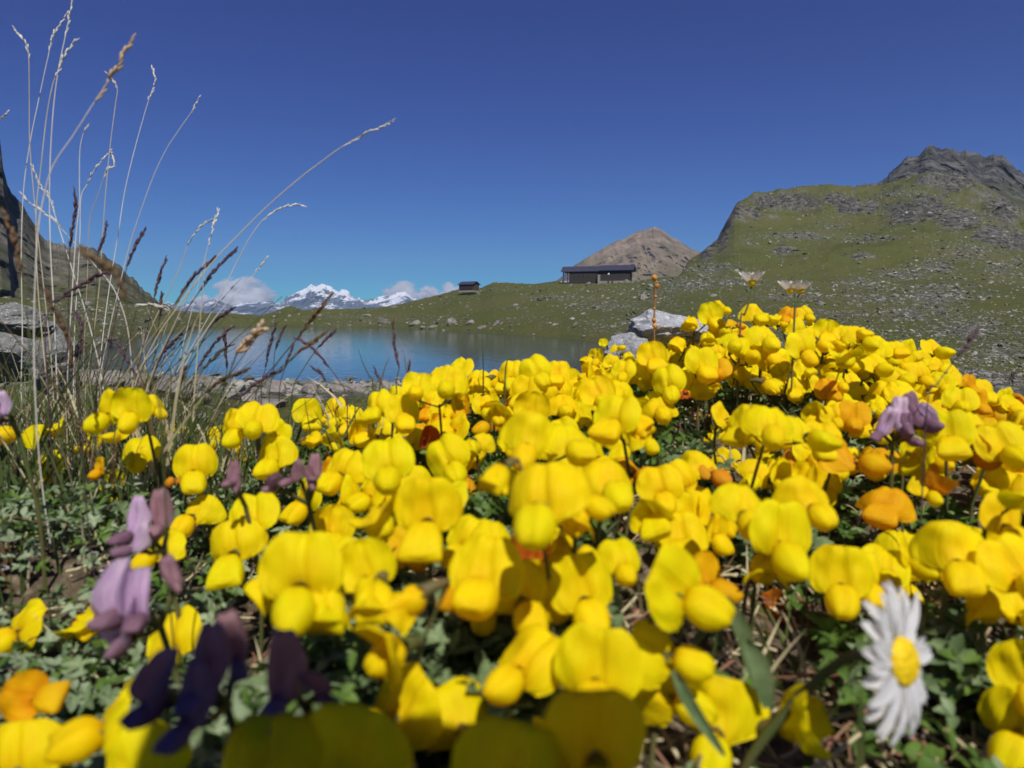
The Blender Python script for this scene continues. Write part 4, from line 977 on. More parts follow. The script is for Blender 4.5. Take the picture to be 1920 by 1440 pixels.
dark = [
 ('dark purple spike standing straight above the left slope, topmost of the dark ones', [(140,354),(142,385),(138,415),(134,440),(131,466),(129,540),(127,640),(125,740)], .34, 5),
 ('dark spike just right of the blurred brown plume', [(200,417),(195,440),(190,458),(184,474),(180,560),(172,660),(168,740)], .34, 4),
 ('dark spike leaning right, pointing at the sky over the left ridge', [(271,432),(258,452),(248,474),(238,500),(225,560),(205,650),(190,740)], .33, 4),
 ('thick blurred brown plume arching right in front of the left slope', [(152,464),(170,482),(192,496),(212,510),(226,532),(236,560),(242,600),(262,680),(300,770)], .135, 6),
 ('double dark plume crossing the sky beside the cloud, the longer one', [(443,468),(425,484),(405,504),(388,526),(374,546),(345,590),(310,650),(280,740)], .31, 5),
 ('dark plume just left of the longer one and parallel to it', [(403,483),(388,496),(368,514),(350,536),(338,556),(326,574),(300,640),(270,740)], .31, 6),
 ('dark spike over the slope where the ridge meets the sky', [(311,486),(303,508),(296,530),(289,556),(278,610),(262,680),(250,740)], .34, 4),
 ('short dark spike standing at the foot of the left slope', [(304,550),(301,575),(299,600),(292,650),(285,740)], .35, 3),
 ('brown-red dark blade crossing the lake, pointing up right', [(621,555),(606,572),(590,592),(574,612),(556,636),(520,680),(480,740)], .26, 5),
 ('purple plume at the edge of the far shore, left of the pinkish panicle', [(435,578),(420,590),(406,600),(392,616),(375,650),(350,700),(330,760)], .32, 4),
 ('purple plume lying almost level over the left slope', [(204,512),(180,518),(160,530),(140,540),(118,556),(98,568),(85,620),(90,740)], .26, 6),
 ('brown plume slanting over the water below the red blade', [(612,622),(590,640),(566,656),(545,676),(510,710),(470,760)], .24, 4),
 ('dark arched stalk curving down right to the shore stones', [(556,634),(575,646),(596,664),(618,690),(636,714),(650,745)], .30, 4),
 ('lone thick dark spike standing up in front of the lake', [(737,603),(738,625),(740,648),(745,672),(748,690),(743,716),(744,740)], .28, 5),
 ('purple plume leaning right over the left part of the lake', [(437,612),(420,626),(404,642),(388,664),(372,690),(350,730),(340,760)], .32, 5),
 ('thin upright dark spike before the reflections', [(420,617),(422,640),(424,664),(426,690),(420,740)], .34, 4),
 ('slim dark spike in front of the lake centre, left of a close twin', [(516,610),(510,632),(504,655),(498,690),(490,730)], .34, 4),
 ('slim dark spike in front of the lake, right twin of the pair', [(533,613),(524,634),(516,656),(512,700),(505,740)], .34, 3),
 ('small dark spike under the red blade over the water', [(549,648),(542,668),(534,690),(524,735)], .34, 3),
 ('thin dark spike pointing up right near the lake middle', [(629,620),(612,636),(596,652),(570,690),(548,735)], .33, 3),
 ('dark broad blade among the grasses close to the left rock', [(88,548),(102,580),(116,610),(128,640),(138,690),(150,760)], .20, 5),
 ('blurred dark stalk at the far left over the crags', [(8,398),(20,430),(32,470),(42,520),(52,600),(60,740)], .18, 4),
 ('purple spike low over the water at left', [(342,626),(322,644),(306,662),(292,690),(280,740)], .33, 4),
 ('thick brown blade lying low in front of the shore stones', [(462,694),(436,704),(408,718),(384,738),(360,770)], .25, 4),
 ('purple drooping blade before the stony shore, right of the thick brown one', [(528,694),(504,704),(478,720),(452,744),(430,770)], .27, 4),
 ('dark reddish plume reaching over the water from the left', [(436,646),(414,660),(398,674),(382,692),(362,730),(350,760)], .32, 4),
 ('short dark spike rising at the corner of the shore', [(347,690),(340,712),(334,735),(328,760)], .32, 3),
 ('dark kinked stalk over the left end of the water', [(142,586),(150,604),(152,640),(148,676),(146,740)], .30, 4),
 ('dark diagonal stalk falling right over the left end of the water', [(215,640),(232,662),(246,690),(258,710),(268,745)], .31, 4),
 ('purple arched blade touching the shore stones near the yellow bank', [(586,690),(602,700),(612,716),(640,722),(664,740)], .30, 3),
 ('small dark spike at the bank crest left of the lone thick one', [(704,692),(710,710),(716,722),(718,740)], .30, 3),
 ('short dark spike at the bank crest right of its small neighbour', [(768,682),(767,692),(766,704),(766,720)], .30, 3),
 ('dark grey stalk leaning over the far right crest', [(1832,622),(1815,644),(1796,668),(1776,694),(1756,722),(1740,748)], .19, 3),
 ('small dark spike at the right edge beyond the crest', [(1900,700),(1898,712),(1899,722),(1897,745)], .34, 3),
]
for i, (lab, pts, d, hn) in enumerate(dark):
    near = d < .2
    S_(lab, pts, d, hn, 'brownspike' if i in (3, 8, 11, 20, 21, 23) else 'spike', 'grass' if i % 2 else 'spike', .00022, .00062 if i not in (3,) else .0007, .0034 if not near else .0024, GD, spread=.26, dens=2.0)
S_('plump pinkish seed panicle over the lake, on a green stalk', [(494,612),(482,622),(468,634),(456,648),(444,664),(430,700),(412,745),(392,800)], .23, 5, 'panicle', 'grass', .00035, .0011, .0042, 'soft seed panicles', spread=.8, dens=2.2)
for i, (lab, pts, d) in enumerate([('single upright green blade in front of the green reflection', [(906,598),(905,640),(906,690)], .30), ('short green blade leaning right on the middle crest', [(988,654),(968,672),(948,692)], .30), ('thin curved blade left of the lone thick spike, over the water', [(672,655),(680,680),(692,705),(700,730)], .29), ('faint blade leaning right beside the lone thick spike', [(731,668),(724,684),(717,705),(712,730)], .31), ('thin blade right of the lone thick spike', [(757,657),(760,680),(764,704),(770,720)], .31)]):
    W3 = [P(x, y, d) for x, y in pts]; b = W3[-1]; W3.append(Vector((b.x, b.y, min(b.z-.004, ground_at(b.x, b.y)))))
    mb = MB(); n_ = 18; tube(mb, spline([p-W3[-1] for p in W3], n_), np.linspace(.0001, .00045, n_), 5)
    tag(link('sedge_plant', mb.mesh('sedge_plant', M['grass']), loc=W3[-1]), lab, 'grass blade', 'green grass blades on the crest')

def ribbon(mb, base, tip, w0, sag, n=7, mat=0):
    base = np.array(base); tip = np.array(tip); t = np.linspace(0, 1, n)[:, None]
    c = base*(1-t) + tip*t; c = c + np.array([0, 0, 1.0])*sag*(np.sin(np.pi*t)) 
    d = tip-base; side = np.cross(d, [rr.uniform(-1, 1), rr.uniform(-1, 1), .2]); side /= np.linalg.norm(side)+1e-9
    w_ = w0*(1-t**1.6)*.5 + 1e-5
    V = np.stack([c-side*w_, c+side*w_], 1).reshape(-1, 3)
    mb.add(V, grid_faces(n, 2), mat)
# lawn of blades behind the left flowers and around the shore
mb = MB()
for i in range(8500):
    t = rr.random()
    if t < .55: px = rr.uniform(-120, 480) if rr.random() < .75 else rr.uniform(300, 720); d = rr.uniform(.25, .95)
    elif t < .8: px = rr.uniform(-150, 760); d = rr.uniform(.9, 4.0)
    else: px = rr.uniform(-120, 2000); d = rr.uniform(.12, .5)
    x = (px-960)/F*d; y = d; gz_ = ground_at(x, y)
    dens_h = rr.uniform(.25, 1)
    h = (.020+.050*dens_h**2)*(1 if d < 1 else 1+.5*(d-1))*(1 if t < .8 else .45)*(1.25 if px < 330 and t < .8 else .8)
    a = rr.uniform(0, 6.28); ln = rr.uniform(.1, .8)*h
    ribbon(mb, (x, y, gz_-.002), (x+math.cos(a)*ln, y+math.sin(a)*ln*.6, gz_+h), rr.uniform(.0008, .0018)*(1 if d < 1 else d), rr.uniform(0, .2)*h, 6, rr.choices([0, 1, 2], [7, 2, 1])[0])
for i in range(9000):                         # turf all round the bank
    a_ = rr.uniform(-1.9, 1.9); r0 = .36*(4.5/.36)**(rr.random()**.9); x, y = r0*math.sin(a_), r0*math.cos(a_)
    if abs(a_) < .62 and r0 < .55 and (x/y*F+960) > 560: continue
    gz_ = ground_at(x, y); h = rr.uniform(.010, .030)*(1+.35*min(r0, 3)); a = rr.uniform(0, 6.28); ln = rr.uniform(.2, 1.0)*h
    ribbon(mb, (x, y, gz_-.003), (x+math.cos(a)*ln, y+math.sin(a)*ln, gz_+h*.8), rr.uniform(.0012, .0026)*(.6+r0), rr.uniform(0, .3)*h, 5, rr.choices([0, 1, 2], [9, 2, .5])[0])
for i in range(620):                          # taller thin wiry blades around the seeding stalks
    px = rr.gauss(150, 150); d = rr.uniform(.27, .75); x = (px-960)/F*d; gz_ = ground_at(x, d)
    if px > 620 or px < -150: continue
    h = rr.uniform(.04, .12)*(1 if px < 380 else .6); lean = rr.gauss(.25, .35)*h
    b0 = np.array([x, d, gz_]); t0 = np.array([x+lean, d+rr.gauss(0, .2)*h, gz_+h])
    m1 = (b0+t0)/2 - np.array([lean*.25, 0, 0])
    k_ = rr.choices([0, 1, 2], [4, 3, 3])[0]
    tube(mb, spline([b0, m1, t0], 7), np.linspace(.00042, .00012, 7)*rr.uniform(.7, 1.3), 4, k_, False)
    if k_ == 2 and rr.random() < .5:
        q_ = spline([b0, m1, t0], 9); spikelets(mb, [tuple(v) for v in q_[5:]], 9, .0032, .0005, .25, rr)
tag(link('grass', mb.mesh('grass', [M['grass'], M['straw'], M['brownspike']])), None, 'grass', kind='stuff')

# leaf carpet under and between the flowers
def leafmesh(L, W, cup, n=5):
    t = np.linspace(0, 1, n); u = np.array([-1, 0, 1.]); T, U = np.meshgrid(t, u, indexing='ij')
    hw = W/2*np.sin(np.pi*np.clip(T*.93+.04, 0, 1))**.75
    return np.stack([U*hw, L*T, cup*np.abs(U)*hw - .15*L*T**2], -1).reshape(-1, 3), grid_faces(n, 3)
LV = [leafmesh(.0046, .0026, .5), leafmesh(.0034, .0021, .7), leafmesh(.0056, .0022, .4)]
mb = MB(); cnt = 0
pts = []
for i in range(24000):
    t = rr.random()
    az = R(rr.uniform(-48, 48) if rr.random() < .88 else rr.uniform(-110, 110)); r0 = .052 + (rr.random()**1.25)*.47
    if t > .86: r0 = rr.uniform(.5, 1.6)
    pts.append((r0*math.sin(az), r0*math.cos(az), r0))
PT = np.array(pts); gzs = ground_z(np.arctan2(PT[:, 0], PT[:, 1]), PT[:, 2]); cps = canopy(PT[:, 0], PT[:, 1])
dens = fbm(PT[:, 0]*22, PT[:, 1]*22, o=3, s=77)
LP = np.stack(to_px(PT[:, 0], PT[:, 1], gzs + .012), 1)
BP = [(float(to_px(np.array(p.x), np.array(p.y), np.array(p.z))[0]), float(to_px(np.array(p.x), np.array(p.y), np.array(p.z))[1]), p.y, PW*s_*F/max(p.y, .03)) for _, bl_, _ in placed for p, s_, *_ in bl_]
BP = np.array(BP)
hide = np.array([bool(np.any((np.hypot(BP[:, 0]-a_, (BP[:, 1]-b_)*.8) < BP[:, 3]*.72) & (y_ < BP[:, 2]+.004))) for (a_, b_), y_ in zip(LP, PT[:, 1])])
for (x, y, r0), gz_, cz, dn, hd, lp in zip(pts, gzs, cps, dens, hide, LP):
    if hd: continue
    if lp[0] > 1150 and r0 < .17 and rr.random() < .72: continue
    if r0 < .5 and dn < -.12 and rr.random() < (.95 if x > -.02 else .4): continue
    top = max(.002, min(cz-.009, gz_+.024)-gz_) if r0 < .5 else .012
    h = gz_ + rr.random()**.7*top
    if y < .055 and h > -.040: continue
    lv, lf = rr.choice(LV); sc_ = rr.uniform(.7, 1.25)*(1 if r0 < .5 else 1.5)
    mt = 0 if (vnoise(x*14, y*14, 0, 5)+rr.uniform(-.6, .6) > -.05) else 1
    if lp[0] < 560 and y < .3: mt = rr.choices([0, 1, 2], [3, 3, 6])[0]; sc_ *= .8
    k = rr.choice([3, 4, 5]); a0 = rr.uniform(0, 6.28)
    tilt = Matrix.Rotation(rr.uniform(-.7, .7), 3, 'X') @ Matrix.Rotation(rr.uniform(-.7, .7), 3, 'Y')
    for j in range(k):
        m3 = np.array(tilt @ Matrix.Rotation(a0+j*6.28/5, 3, 'Z') @ Matrix.Rotation(rr.uniform(-.1, .7), 3, 'X'))
        mb.add((lv*sc_) @ m3.T + np.array([x, y, h]), lf, mt)
tag(link('leaf_carpet', mb.mesh('leaf_carpet', [M['leaf'], M['leaf2'], M['leaf3']])), None, 'ground cover', kind='stuff')
# dry litter: twigs, dead stems and crumbs
mb = MB()
for i in range(4600):
    az = R(rr.uniform(-46, 46) if rr.random() < .55 else rr.uniform(-4, 44)); r0 = .06+rr.random()**1.3*.6; x, y = r0*math.sin(az), r0*math.cos(az)
    gz_ = ground_at(x, y); L = rr.uniform(.003, .016); a = rr.uniform(0, 6.28); h = rr.uniform(0, .008)
    p0 = np.array([x, y, gz_+h]); p1 = p0 + np.array([math.cos(a)*L, math.sin(a)*L, rr.uniform(-.3, .6)*L])
    if r0 < .08: continue
    tube(mb, spline([p0, (p0+p1)/2+rr.uniform(-.12, .12)*L, p1], 4), rr.uniform(.00015, .0005), 4, rr.choices([0, 1, 2], [4, 2, 2])[0], False)
for i in range(1500):
    az = R(rr.uniform(-46, 46)); r0 = .07+rr.random()*.5; x, y = r0*math.sin(az), r0*math.cos(az)
    V, Fc = ICO1; mb.add(V*np.array([1, .8, .5])*rr.uniform(.0005, .0020)*(1+.3*vnoise(V[:, 0]*2+i, V[:, 1]*2, V[:, 2]*2))[:, None] + np.array([x, y, ground_at(x, y)+.0006]), Fc, rr.choices([0, 2, 3], [2, 2, 3])[0])
M['litter'] = mat_leafy('dead_stem', (.34, .25, .16), (.20, .13, .08), .05, scale=200)
M['redstem'] = mat_leafy('red_stem', (.25, .08, .06), (.20, .13, .07), .05, scale=200)
M['grit'] = mat_rock('grit', [(.16, .15, .14), (.33, .32, .30), (.5, .48, .46)], 300, dist=.0004)
tag(link('plant_litter', mb.mesh('plant_litter', [M['straw'], M['litter'], M['redstem'], M['grit']])), None, 'plant litter', kind='stuff')
# long strap leaves by the daisy and beside the lower left flowers
for lab, pts, d, wd in [('broad green strap leaf standing left of the daisy', [(1362,1120),(1395,1190),(1420,1290)], .125, .0032), ('second green strap leaf bent beside the first, left of the daisy', [(1440,1330),(1425,1250),(1400,1200)], .12, .0036), ('long pale green leaf slanting at the bottom, right of the shadow', [(1265,1260),(1300,1330),(1360,1420)], .10, .0022), ('green leaf crossing a gap under the sunlit flowers at the bottom', [(925,1285),(935,1320),(925,1350)], .11, .0038)]:
    W3 = spline([P(x, y, d) for x, y in pts], 10); base = W3[-1].copy(); t = np.linspace(0, 1, 10)
    side = np.array([.8, -.35, .3]); side /= np.linalg.norm(side)
    hw = wd/2*np.sin(np.pi*(t*.9+.07))**.6
    V = np.stack([W3-base-side*hw[:, None], W3-base+np.array([0, .0006, 0]), W3-base+side*hw[:, None]], 1).reshape(-1, 3)
    mb = MB(); mb.add(V, grid_faces(10, 3)); tag(link('strap_leaf', mb.mesh('strap_leaf', M['leaf2']), loc=Vector(base)), lab, 'leaf')

# ------------------------------------------------------------------ rocks
M['boulder'] = mat_rock('boulder', [(.085, .08, .07), (.20, .19, .165), (.34, .32, .28)], 1.1, lichen=(.24, .235, .15), coord='Object', dist=.1)
M['shore'] = mat_rock('shore_rock', [(.12, .105, .095), (.26, .235, .21), (.42, .38, .34)], 2.2, coord='Object', dist=.08)
M['greyrock'] = mat_rock('broken_grey_rock', [(.05, .052, .05), (.17, .17, .16), (.34, .34, .33)], 3.6, lichen=(.50, .51, .52), coord='Object', dist=.004, bump=.8)
M['lichen'] = mat_rock('lichen_rock', [(.13, .135, .14), (.34, .35, .37), (.62, .63, .65)], 3.2, lichen=(.78, .79, .82), coord='Object', dist=.003, bump=.8)
ROCKP = []
for k in range(7):
    V, Fc = ICO4 if k < 5 else ICO2
    rnd = random.Random(k*5+1); D = V.copy()
    for q in range(13):                         # clip by planes: flat broken faces
        nrm = np.array([rnd.gauss(0, 1), rnd.gauss(0, 1), rnd.gauss(0, 1)]); nrm /= np.linalg.norm(nrm)
        dd = rnd.uniform(.52, .85); h = D @ nrm - dd; D = D - np.outer(np.maximum(h, 0)*.93, nrm)
    D *= (1+.10*fbm(D[:, 0]*2.2, D[:, 1]*2.2, D[:, 2]*2.2, o=4, s=k+60))[:, None]
    ROCKP.append((D, Fc))
ICO5 = ico(5)
for k in range(4):
    V, Fc = ICO5; rnd = random.Random(k*9+4); D = V.copy()
    for q in range(16):
        nrm = np.array([rnd.gauss(0, 1), rnd.gauss(0, 1), rnd.gauss(0, 1)]); nrm /= np.linalg.norm(nrm)
        dd = rnd.uniform(.45, .85); h = D @ nrm - dd; D = D - np.outer(np.maximum(h, 0)*.95, nrm)
    lay = fbm(D[:, 0]*1.3, D[:, 1]*1.3, D[:, 2]*5, o=5, s=k+160, ridged=True)
    D *= (1+.16*lay+.07*fbm(D[:, 0]*7, D[:, 1]*7, D[:, 2]*7, o=4, s=k+60))[:, None]
    ROCKP.append((D, Fc))
rock_me = {}
def rock_data(k, mat):
    if (k, mat) not in rock_me:
        mb = MB(); mb.add(*ROCKP[k]); me_ = mb.mesh('boulder', M[mat], False); rock_me[(k, mat)] = me_
    return rock_me[(k, mat)]
def rock(label, px, py, wpx, asp=.6, mat='boulder', name='boulder', d=None, group=None, k=None, rot=None):
    """px,py: foot of the rock in the photograph"""
    if d is None:
        hgt = ground_hit(px, py)
        if hgt is None: return
        p, r0 = hgt
    else: p = P(px, py, d); r0 = d
    wd = wpx*math.hypot(p.x, p.y)/F*math.cos(math.atan2(p.x, p.y))
    k = rr.randrange(5) if k is None else k
    o = link(name, rock_data(k, mat)); o.location = p + Vector((0, wd*.25, wd*.12*asp))
    o.rotation_euler = (rr.uniform(-.2, .2), rr.uniform(-.2, .2), rr.uniform(0, 6.28) if rot is None else rot)
    o.scale = (wd*.62, wd*.55, wd*.60*asp)
    tag(o, label, 'rock', group)
BL = [('squat grey boulder on the shore, right of the lone dark spike',777,610,20,.8),('pair-like split boulder at the water edge below the far knoll',718,607,19,.8),('low boulder on the grass above the split one at the lake',687,594,14,.6),
 ('large pale boulder leaning left under the shed, near the water',848,608,20,1.0),('round boulder with a dark shaded side, below the small shed',881,609,15,1.0),('flat pale slab at the water, just right of the round boulder',903,616,17,.5),
 ('wide low boulder with shadow under its left edge, below and right of the shed',932,610,20,.6),('small pale stone on the grass right of the wide low boulder',955,600,12,.5),('dark overhanging stone halfway up the slope below the shed',967,574,11,.6),
 ('flat slab right at the water line, left of the pale leaning boulder',813,614,16,.4),('low slab on the shore next to the squat grey boulder',793,616,14,.5),('tiny stone in the water margin under the leaning boulder',832,620,8,.5),
 ('flat pale stone on the slope below the left end of the hut',1093,590,13,.5),('dark boulder at the foot of the slope, nearest the flowers in the middle',1150,615,11,.8),('grey boulder on the slope right of the dark one',1172,610,15,.6),
 ('dark boulder directly in front of the hut',1103,534,9,1.0),('pale flat stone left of the dark one in front of the hut',1086,529,9,.5),('big leaning slab with a dark hollow, on the slope right of the hut',1207,562,22,.8),
 ('long pale stone in the middle of the slope below the hut',1118,578,15,.5),('pale stone left of the long one below the hut',1076,572,12,.5),('flat stone on the skyline between shed and hut',932,531,9,.5),('small dark stone on the skyline, nearer the hut',952,531,6,.8),
 ('dark lone boulder low on the scree near the right edge',1911,628,15,.7),('dark boulder on the green patch above the lone one at right',1854,545,9,.8),('pale slab in the scree under the crags, right part',1680,556,17,.5),('pale boulder above the right flowers crest',1541,572,16,.8),
 ('pale boulder above the white flower stalk',1338,556,15,.6),('small dark boulder in the green hollow of the big hill',1709,496,8,.7),('pale slab above the double white flowers',1492,470,13,.4),('pale stone on the skyline right of the hut',1237,530,12,.5),
 ('boulder on the far shore at left of the pinkish panicle',335,600,12,.7),('pale stone on the left far shore by the foot of the slope',262,628,14,.5),('wide pale slab on the shore at the left end of the lake',200,640,24,.4),('pale stone on the knoll above the lake',560,590,8,.5),
 ('stone beside the knoll on the far green shore',600,592,9,.5),('stone at the water edge right of the pinkish panicle',655,611,9,.5),('pale low slab on the skyline left of the shed',740,577,14,.35),('stone at the water below the slope middle',1000,628,10,.4),('slab in the grass low on the slope right of the middle',1040,610,13,.5),('pale slab under the left wall corner of the shed',866,546,14,.4)]
for b in BL: rock(b[0], b[1], b[2], b[3], b[4], group='boulders on the far slopes')
SH = [('pinkish grey shore boulder behind the grasses at left',178,722,70,.6),('rounded shore boulder behind grass, right of the pinkish one',235,722,62,.5),('tall pale shore boulder between the grasses',305,745,80,.8),('brownish domed shore boulder touching the water, left part',392,724,52,.6),
 ('shore boulder low behind the yellow head at left',350,752,60,.5),('pointed pale boulder standing at the water edge',512,742,40,1.2),('small flat stone lying on the pointed boulder side',545,738,30,.4),('shore boulder left of the crest, half behind grass',580,738,40,.6),
 ('flat shore boulder just left of the yellow crest',640,736,52,.5),('shore boulder touching the first yellow petals of the crest',672,738,40,.6),('low shore stone below the pointed boulder',470,752,44,.5),('shore stone under the brown blade',430,748,40,.5),
 ('whitish quartz stone near the left yellow heads',365,785,34,.6),('small white stone beside the yellow hooded head',417,778,12,.6),('grey stone behind the bent petals at left',500,765,60,.5),('grey slab below the shore at left of centre',590,752,44,.4)]
for b in SH: rock(b[0], b[1], b[2], b[3], b[4], mat='shore', name='shore_rock', group='rocks along the near shore')
# near rocks with lichen
def big_rock(label, px0, px1, py_top, py_bot, d, mat, k):
    a, b = P(px0, py_bot, d), P(px1, py_bot, d); t = P((px0+px1)/2, py_top, d)
    o = link('lichen_rock', rock_data(k, mat)); c = (a+b)/2; c.z = (t.z+a.z)/2
    o.location = c + Vector((0, (b.x-a.x)*.35, 0)); o.scale = ((b.x-a.x)*.62, (b.x-a.x)*.5, (t.z-a.z)*.66); o.rotation_euler = (.1, .15, k*1.3)
    tag(o, label, 'rock'); return o
big_rock('whitish speckled rock behind the highest yellow flowers on the right', 1190, 1400, 582, 700, .46, 'lichen', 7)
big_rock('small lichen covered stone at the foot of the white speckled rock', 1130, 1230, 640, 720, .44, 'lichen', 8)
big_rock('whitish lichen block at the left edge behind the grasses, uppermost of the broken rocks', -60, 66, 562, 640, 1.1, 'greyrock', 9)
big_rock('grey lichen block under the uppermost one at the left edge', -90, 60, 620, 730, .95, 'greyrock', 10)
big_rock('grey lichen rock between the left edge and the lake, lowest of the broken rocks', 40, 122, 650, 745, .9, 'greyrock', 8)
big_rock('narrow grey lichen rock sloping to the left end of the lake', 88, 138, 610, 700, 1.3, 'greyrock', 7)

# loose stones over the slopes: thousands, so one object
def scree():
    V0, F0 = ico(1)
    wt = np.clip(sm, 0, 1.2)**1.6
    PXa, PYa = PXv, PYv
    dcol = np.gradient(np.unwrap(GA, axis=1), axis=1); drow = np.gradient(GR, axis=0)
    area = GR*np.abs(dcol)*drow
    view = np.abs(GA) < R(40)
    vis = area/GR**1.75*view
    wt = wt*(1-.75*np.clip(cm_, 0, 1))*np.where((PXv > 1280) & (PXv < 1400) & (PYv < 485), 0, 1)
    w1 = np.where((GR > np.where(PXv > 1350, 24, 60)) & (GZ > LAKE_Z+.15), (wt*1.0+np.where((PXv > 1350) & (GR < 90), .40, np.where((PXv > 1280) & (PXv < 1400) & (PYv < 485), 0, .06)))*vis, 0)
    w2 = np.where((GR > 2.0) & (GR < 45) & (PXv < 1300) & (GZ > LAKE_Z-.1), vis*(.15+2.5*(GZ < -1.6)), 0)
    out = []
    for wgt, n, kk in ((w1, 15000, 0), (w2, 3500, 1)):
        p_ = wgt.ravel()/wgt.sum(); idx = rng.choice(len(p_), n, p=p_)
        x, y, z, r0 = GX.ravel()[idx], GY.ravel()[idx], GZ.ravel()[idx], GR.ravel()[idx]
        s = r0/F*rng.lognormal(.50 if kk == 0 else 1.5, .50, n)
        s = np.clip(s, .08 if kk == 0 else .02, 1.5)*.8
        j = rng.normal(0, 1, (2, n))*s*np.where(r0 > 250, .2, 1.5)
        out.append((x+j[0], y+j[1], z, s))
    X = np.concatenate([o[0] for o in out]); Y = np.concatenate([o[1] for o in out]); Z = np.concatenate([o[2] for o in out]); S = np.concatenate([o[3] for o in out])
    n = len(X)
    # irregular angular stones
    U = V0[None]*(1+.38*rng.uniform(-1, 1, (n, len(V0), 1)))
    sc3 = np.stack([rng.uniform(.8, 1.7, n), rng.uniform(.7, 1.2, n), rng.uniform(.35, .8, n)], 1)
    U = U*sc3[:, None, :]*S[:, None, None]
    th = rng.uniform(0, 6.28, n); c, s_ = np.cos(th)[:, None], np.sin(th)[:, None]
    UX = U[:, :, 0]*c - U[:, :, 1]*s_; UY = U[:, :, 0]*s_ + U[:, :, 1]*c
    tl = rng.normal(0, .3, n)[:, None]; UZ = U[:, :, 2] + UX*tl
    VV = np.stack([UX+X[:, None], UY+Y[:, None], UZ+Z[:, None]+.1*S[:, None]], -1)
    FF = (F0[None]+(np.arange(n)*len(V0))[:, None, None]).reshape(-1, 3)
    mb = MB(); mb.add(VV.reshape(-1, 3), FF)
    m, nt = newmat('scree_stone'); nn = N(nt); pos = nn('ShaderNodeNewGeometry').outputs['Position']
    ri = nn('ShaderNodeNewGeometry').outputs['Random Per Island']
    col = nn.ramp(nn.math('ADD', nn.math('MULTIPLY', ri, .8), nn.math('MULTIPLY', nn.noise(pos, 3, 4, .7), .3)), [(.15, (.085, .083, .072)), (.5, (.175, .17, .145)), (.9, (.33, .32, .27))])
    nn.out(nn('ShaderNodeBsdfPrincipled', {'Base Color': col, 'Roughness': .95, 'Specular IOR Level': .1}).outputs[0])
    tag(link('scree', mb.mesh('scree', m, False)), None, 'loose stones', kind='stuff')
scree()

# ------------------------------------------------------------------ buildings
M['darkwood'] = mat_plain('dark_timber', (.030, .024, .020), .75, nscale=.8, var=.4)
M['wood'] = mat_plain('brown_timber', (.085, .055, .035), .7, nscale=1.2, var=.4)
M['roof'] = mat_plain('slate_metal_roof', (.060, .060, .088), .38, metal=.2, nscale=.5, var=.25)
M['stonewall'] = mat_rock('stone_wall', [(.13, .125, .11), (.25, .24, .21), (.38, .36, .32)], 3, coord='Object', dist=.03)
M['glass'] = mat_plain('window_glass', (.02, .025, .035), .08)
M['bluepaint'] = mat_plain('blue_post_paint', (.03, .05, .22), .5)
M['whitepaint'] = mat_plain('white_paint', (.75, .75, .72), .5)
def building_root(name, px, py, label, cat, rotz, r0=None):
    p, r1 = ground_hit(px, py); 
    az = math.atan2(p.x, p.y); r1 = r0 or r1
    x, y = r1*math.sin(az), r1*math.cos(az); z = azel(px, py)[1]*r1
    o = link(name, None, loc=(x, y, z)); o.rotation_euler = (0, 0, -az + rotz); tag(o, label, cat); return o, r1
def gable_roof(mb, x0, x1, y0, y1, ze, zr, over, thick, yr=None):
    yr = (y0+y1)/2 if yr is None else yr
    sl0 = (zr-ze)/(yr-y0); 
    a = (x0-over, y0-over, ze-over*sl0); sl1 = (zr-ze)/(y1-yr)
    for (ya, za, yb, zb) in ((y0-over, ze-over*sl0, yr, zr), (y1+over, ze-over*sl1, yr, zr)):
        V = [[x0-over, ya, za], [x1+over, ya, za], [x1+over, yb, zb], [x0-over, yb, zb]]
        V = np.array(V + [[v[0], v[1], v[2]+thick] for v in V])
        mb.add(V, [[0, 1, 2, 3], [7, 6, 5, 4], [0, 4, 5, 1], [1, 5, 6, 2], [2, 6, 7, 3], [3, 7, 4, 0]])
def gable_walls(mb, x0, x1, y0, y1, z0, ze, zr):
    yr = (y0+y1)/2
    V = [[x0, y0, z0], [x1, y0, z0], [x1, y1, z0], [x0, y1, z0], [x0, y0, ze], [x1, y0, ze], [x1, y1, ze], [x0, y1, ze], [x0, yr, zr], [x1, yr, zr]]
    mb.add(V, [[0, 1, 5, 4], [2, 3, 7, 6]]); mb.add(V, [[1, 2, 6, 9, 5], [3, 0, 4, 8, 7]])
# mountain hut: 135 px long
hut, rH = building_root('mountain_hut', 1117, 529, 'long dark timber mountain hut with slate grey roof and open porch at its left', 'hut', R(-9), 272)
U_ = rH/F*1.0                                  # metres per photo pixel there
u = lambda v: v*U_
mb = MB(); gable_walls(mb, u(-50), u(14), 0, u(30), u(-3), u(21), u(29)); gable_walls(mb, u(9), u(63), u(-8), u(30), u(1.5), u(21.5), u(29)); link('wall', mb.mesh('wall', M['darkwood'], False), hut)
mb = MB(); box(mb, u(8.6), u(63.4), u(-8.4), u(30.4), u(-6), u(1.5)); box(mb, u(5), u(9.5), u(-10), u(-2), u(-5), u(13)); link('stone_base', mb.mesh('stone_base', M['stonewall'], False), hut)
mb = MB(); gable_roof(mb, u(-63), u(8), 0, u(30), u(21), u(29.6), u(2.4), u(.9)); rf = link('roof', mb.mesh('roof', M['roof'], False), hut)
mb = MB(); gable_roof(mb, u(11), u(66), u(-8), u(30), u(21.5), u(30.4), u(4), u(.9), u(13)); link('roof', mb.mesh('roof', M['roof'], False), hut)
mb = MB(); box(mb, u(-15), u(-12), u(7), u(10), u(22.5), u(27.6)); link('chimney', mb.mesh('chimney', M['darkwood'], False), rf)
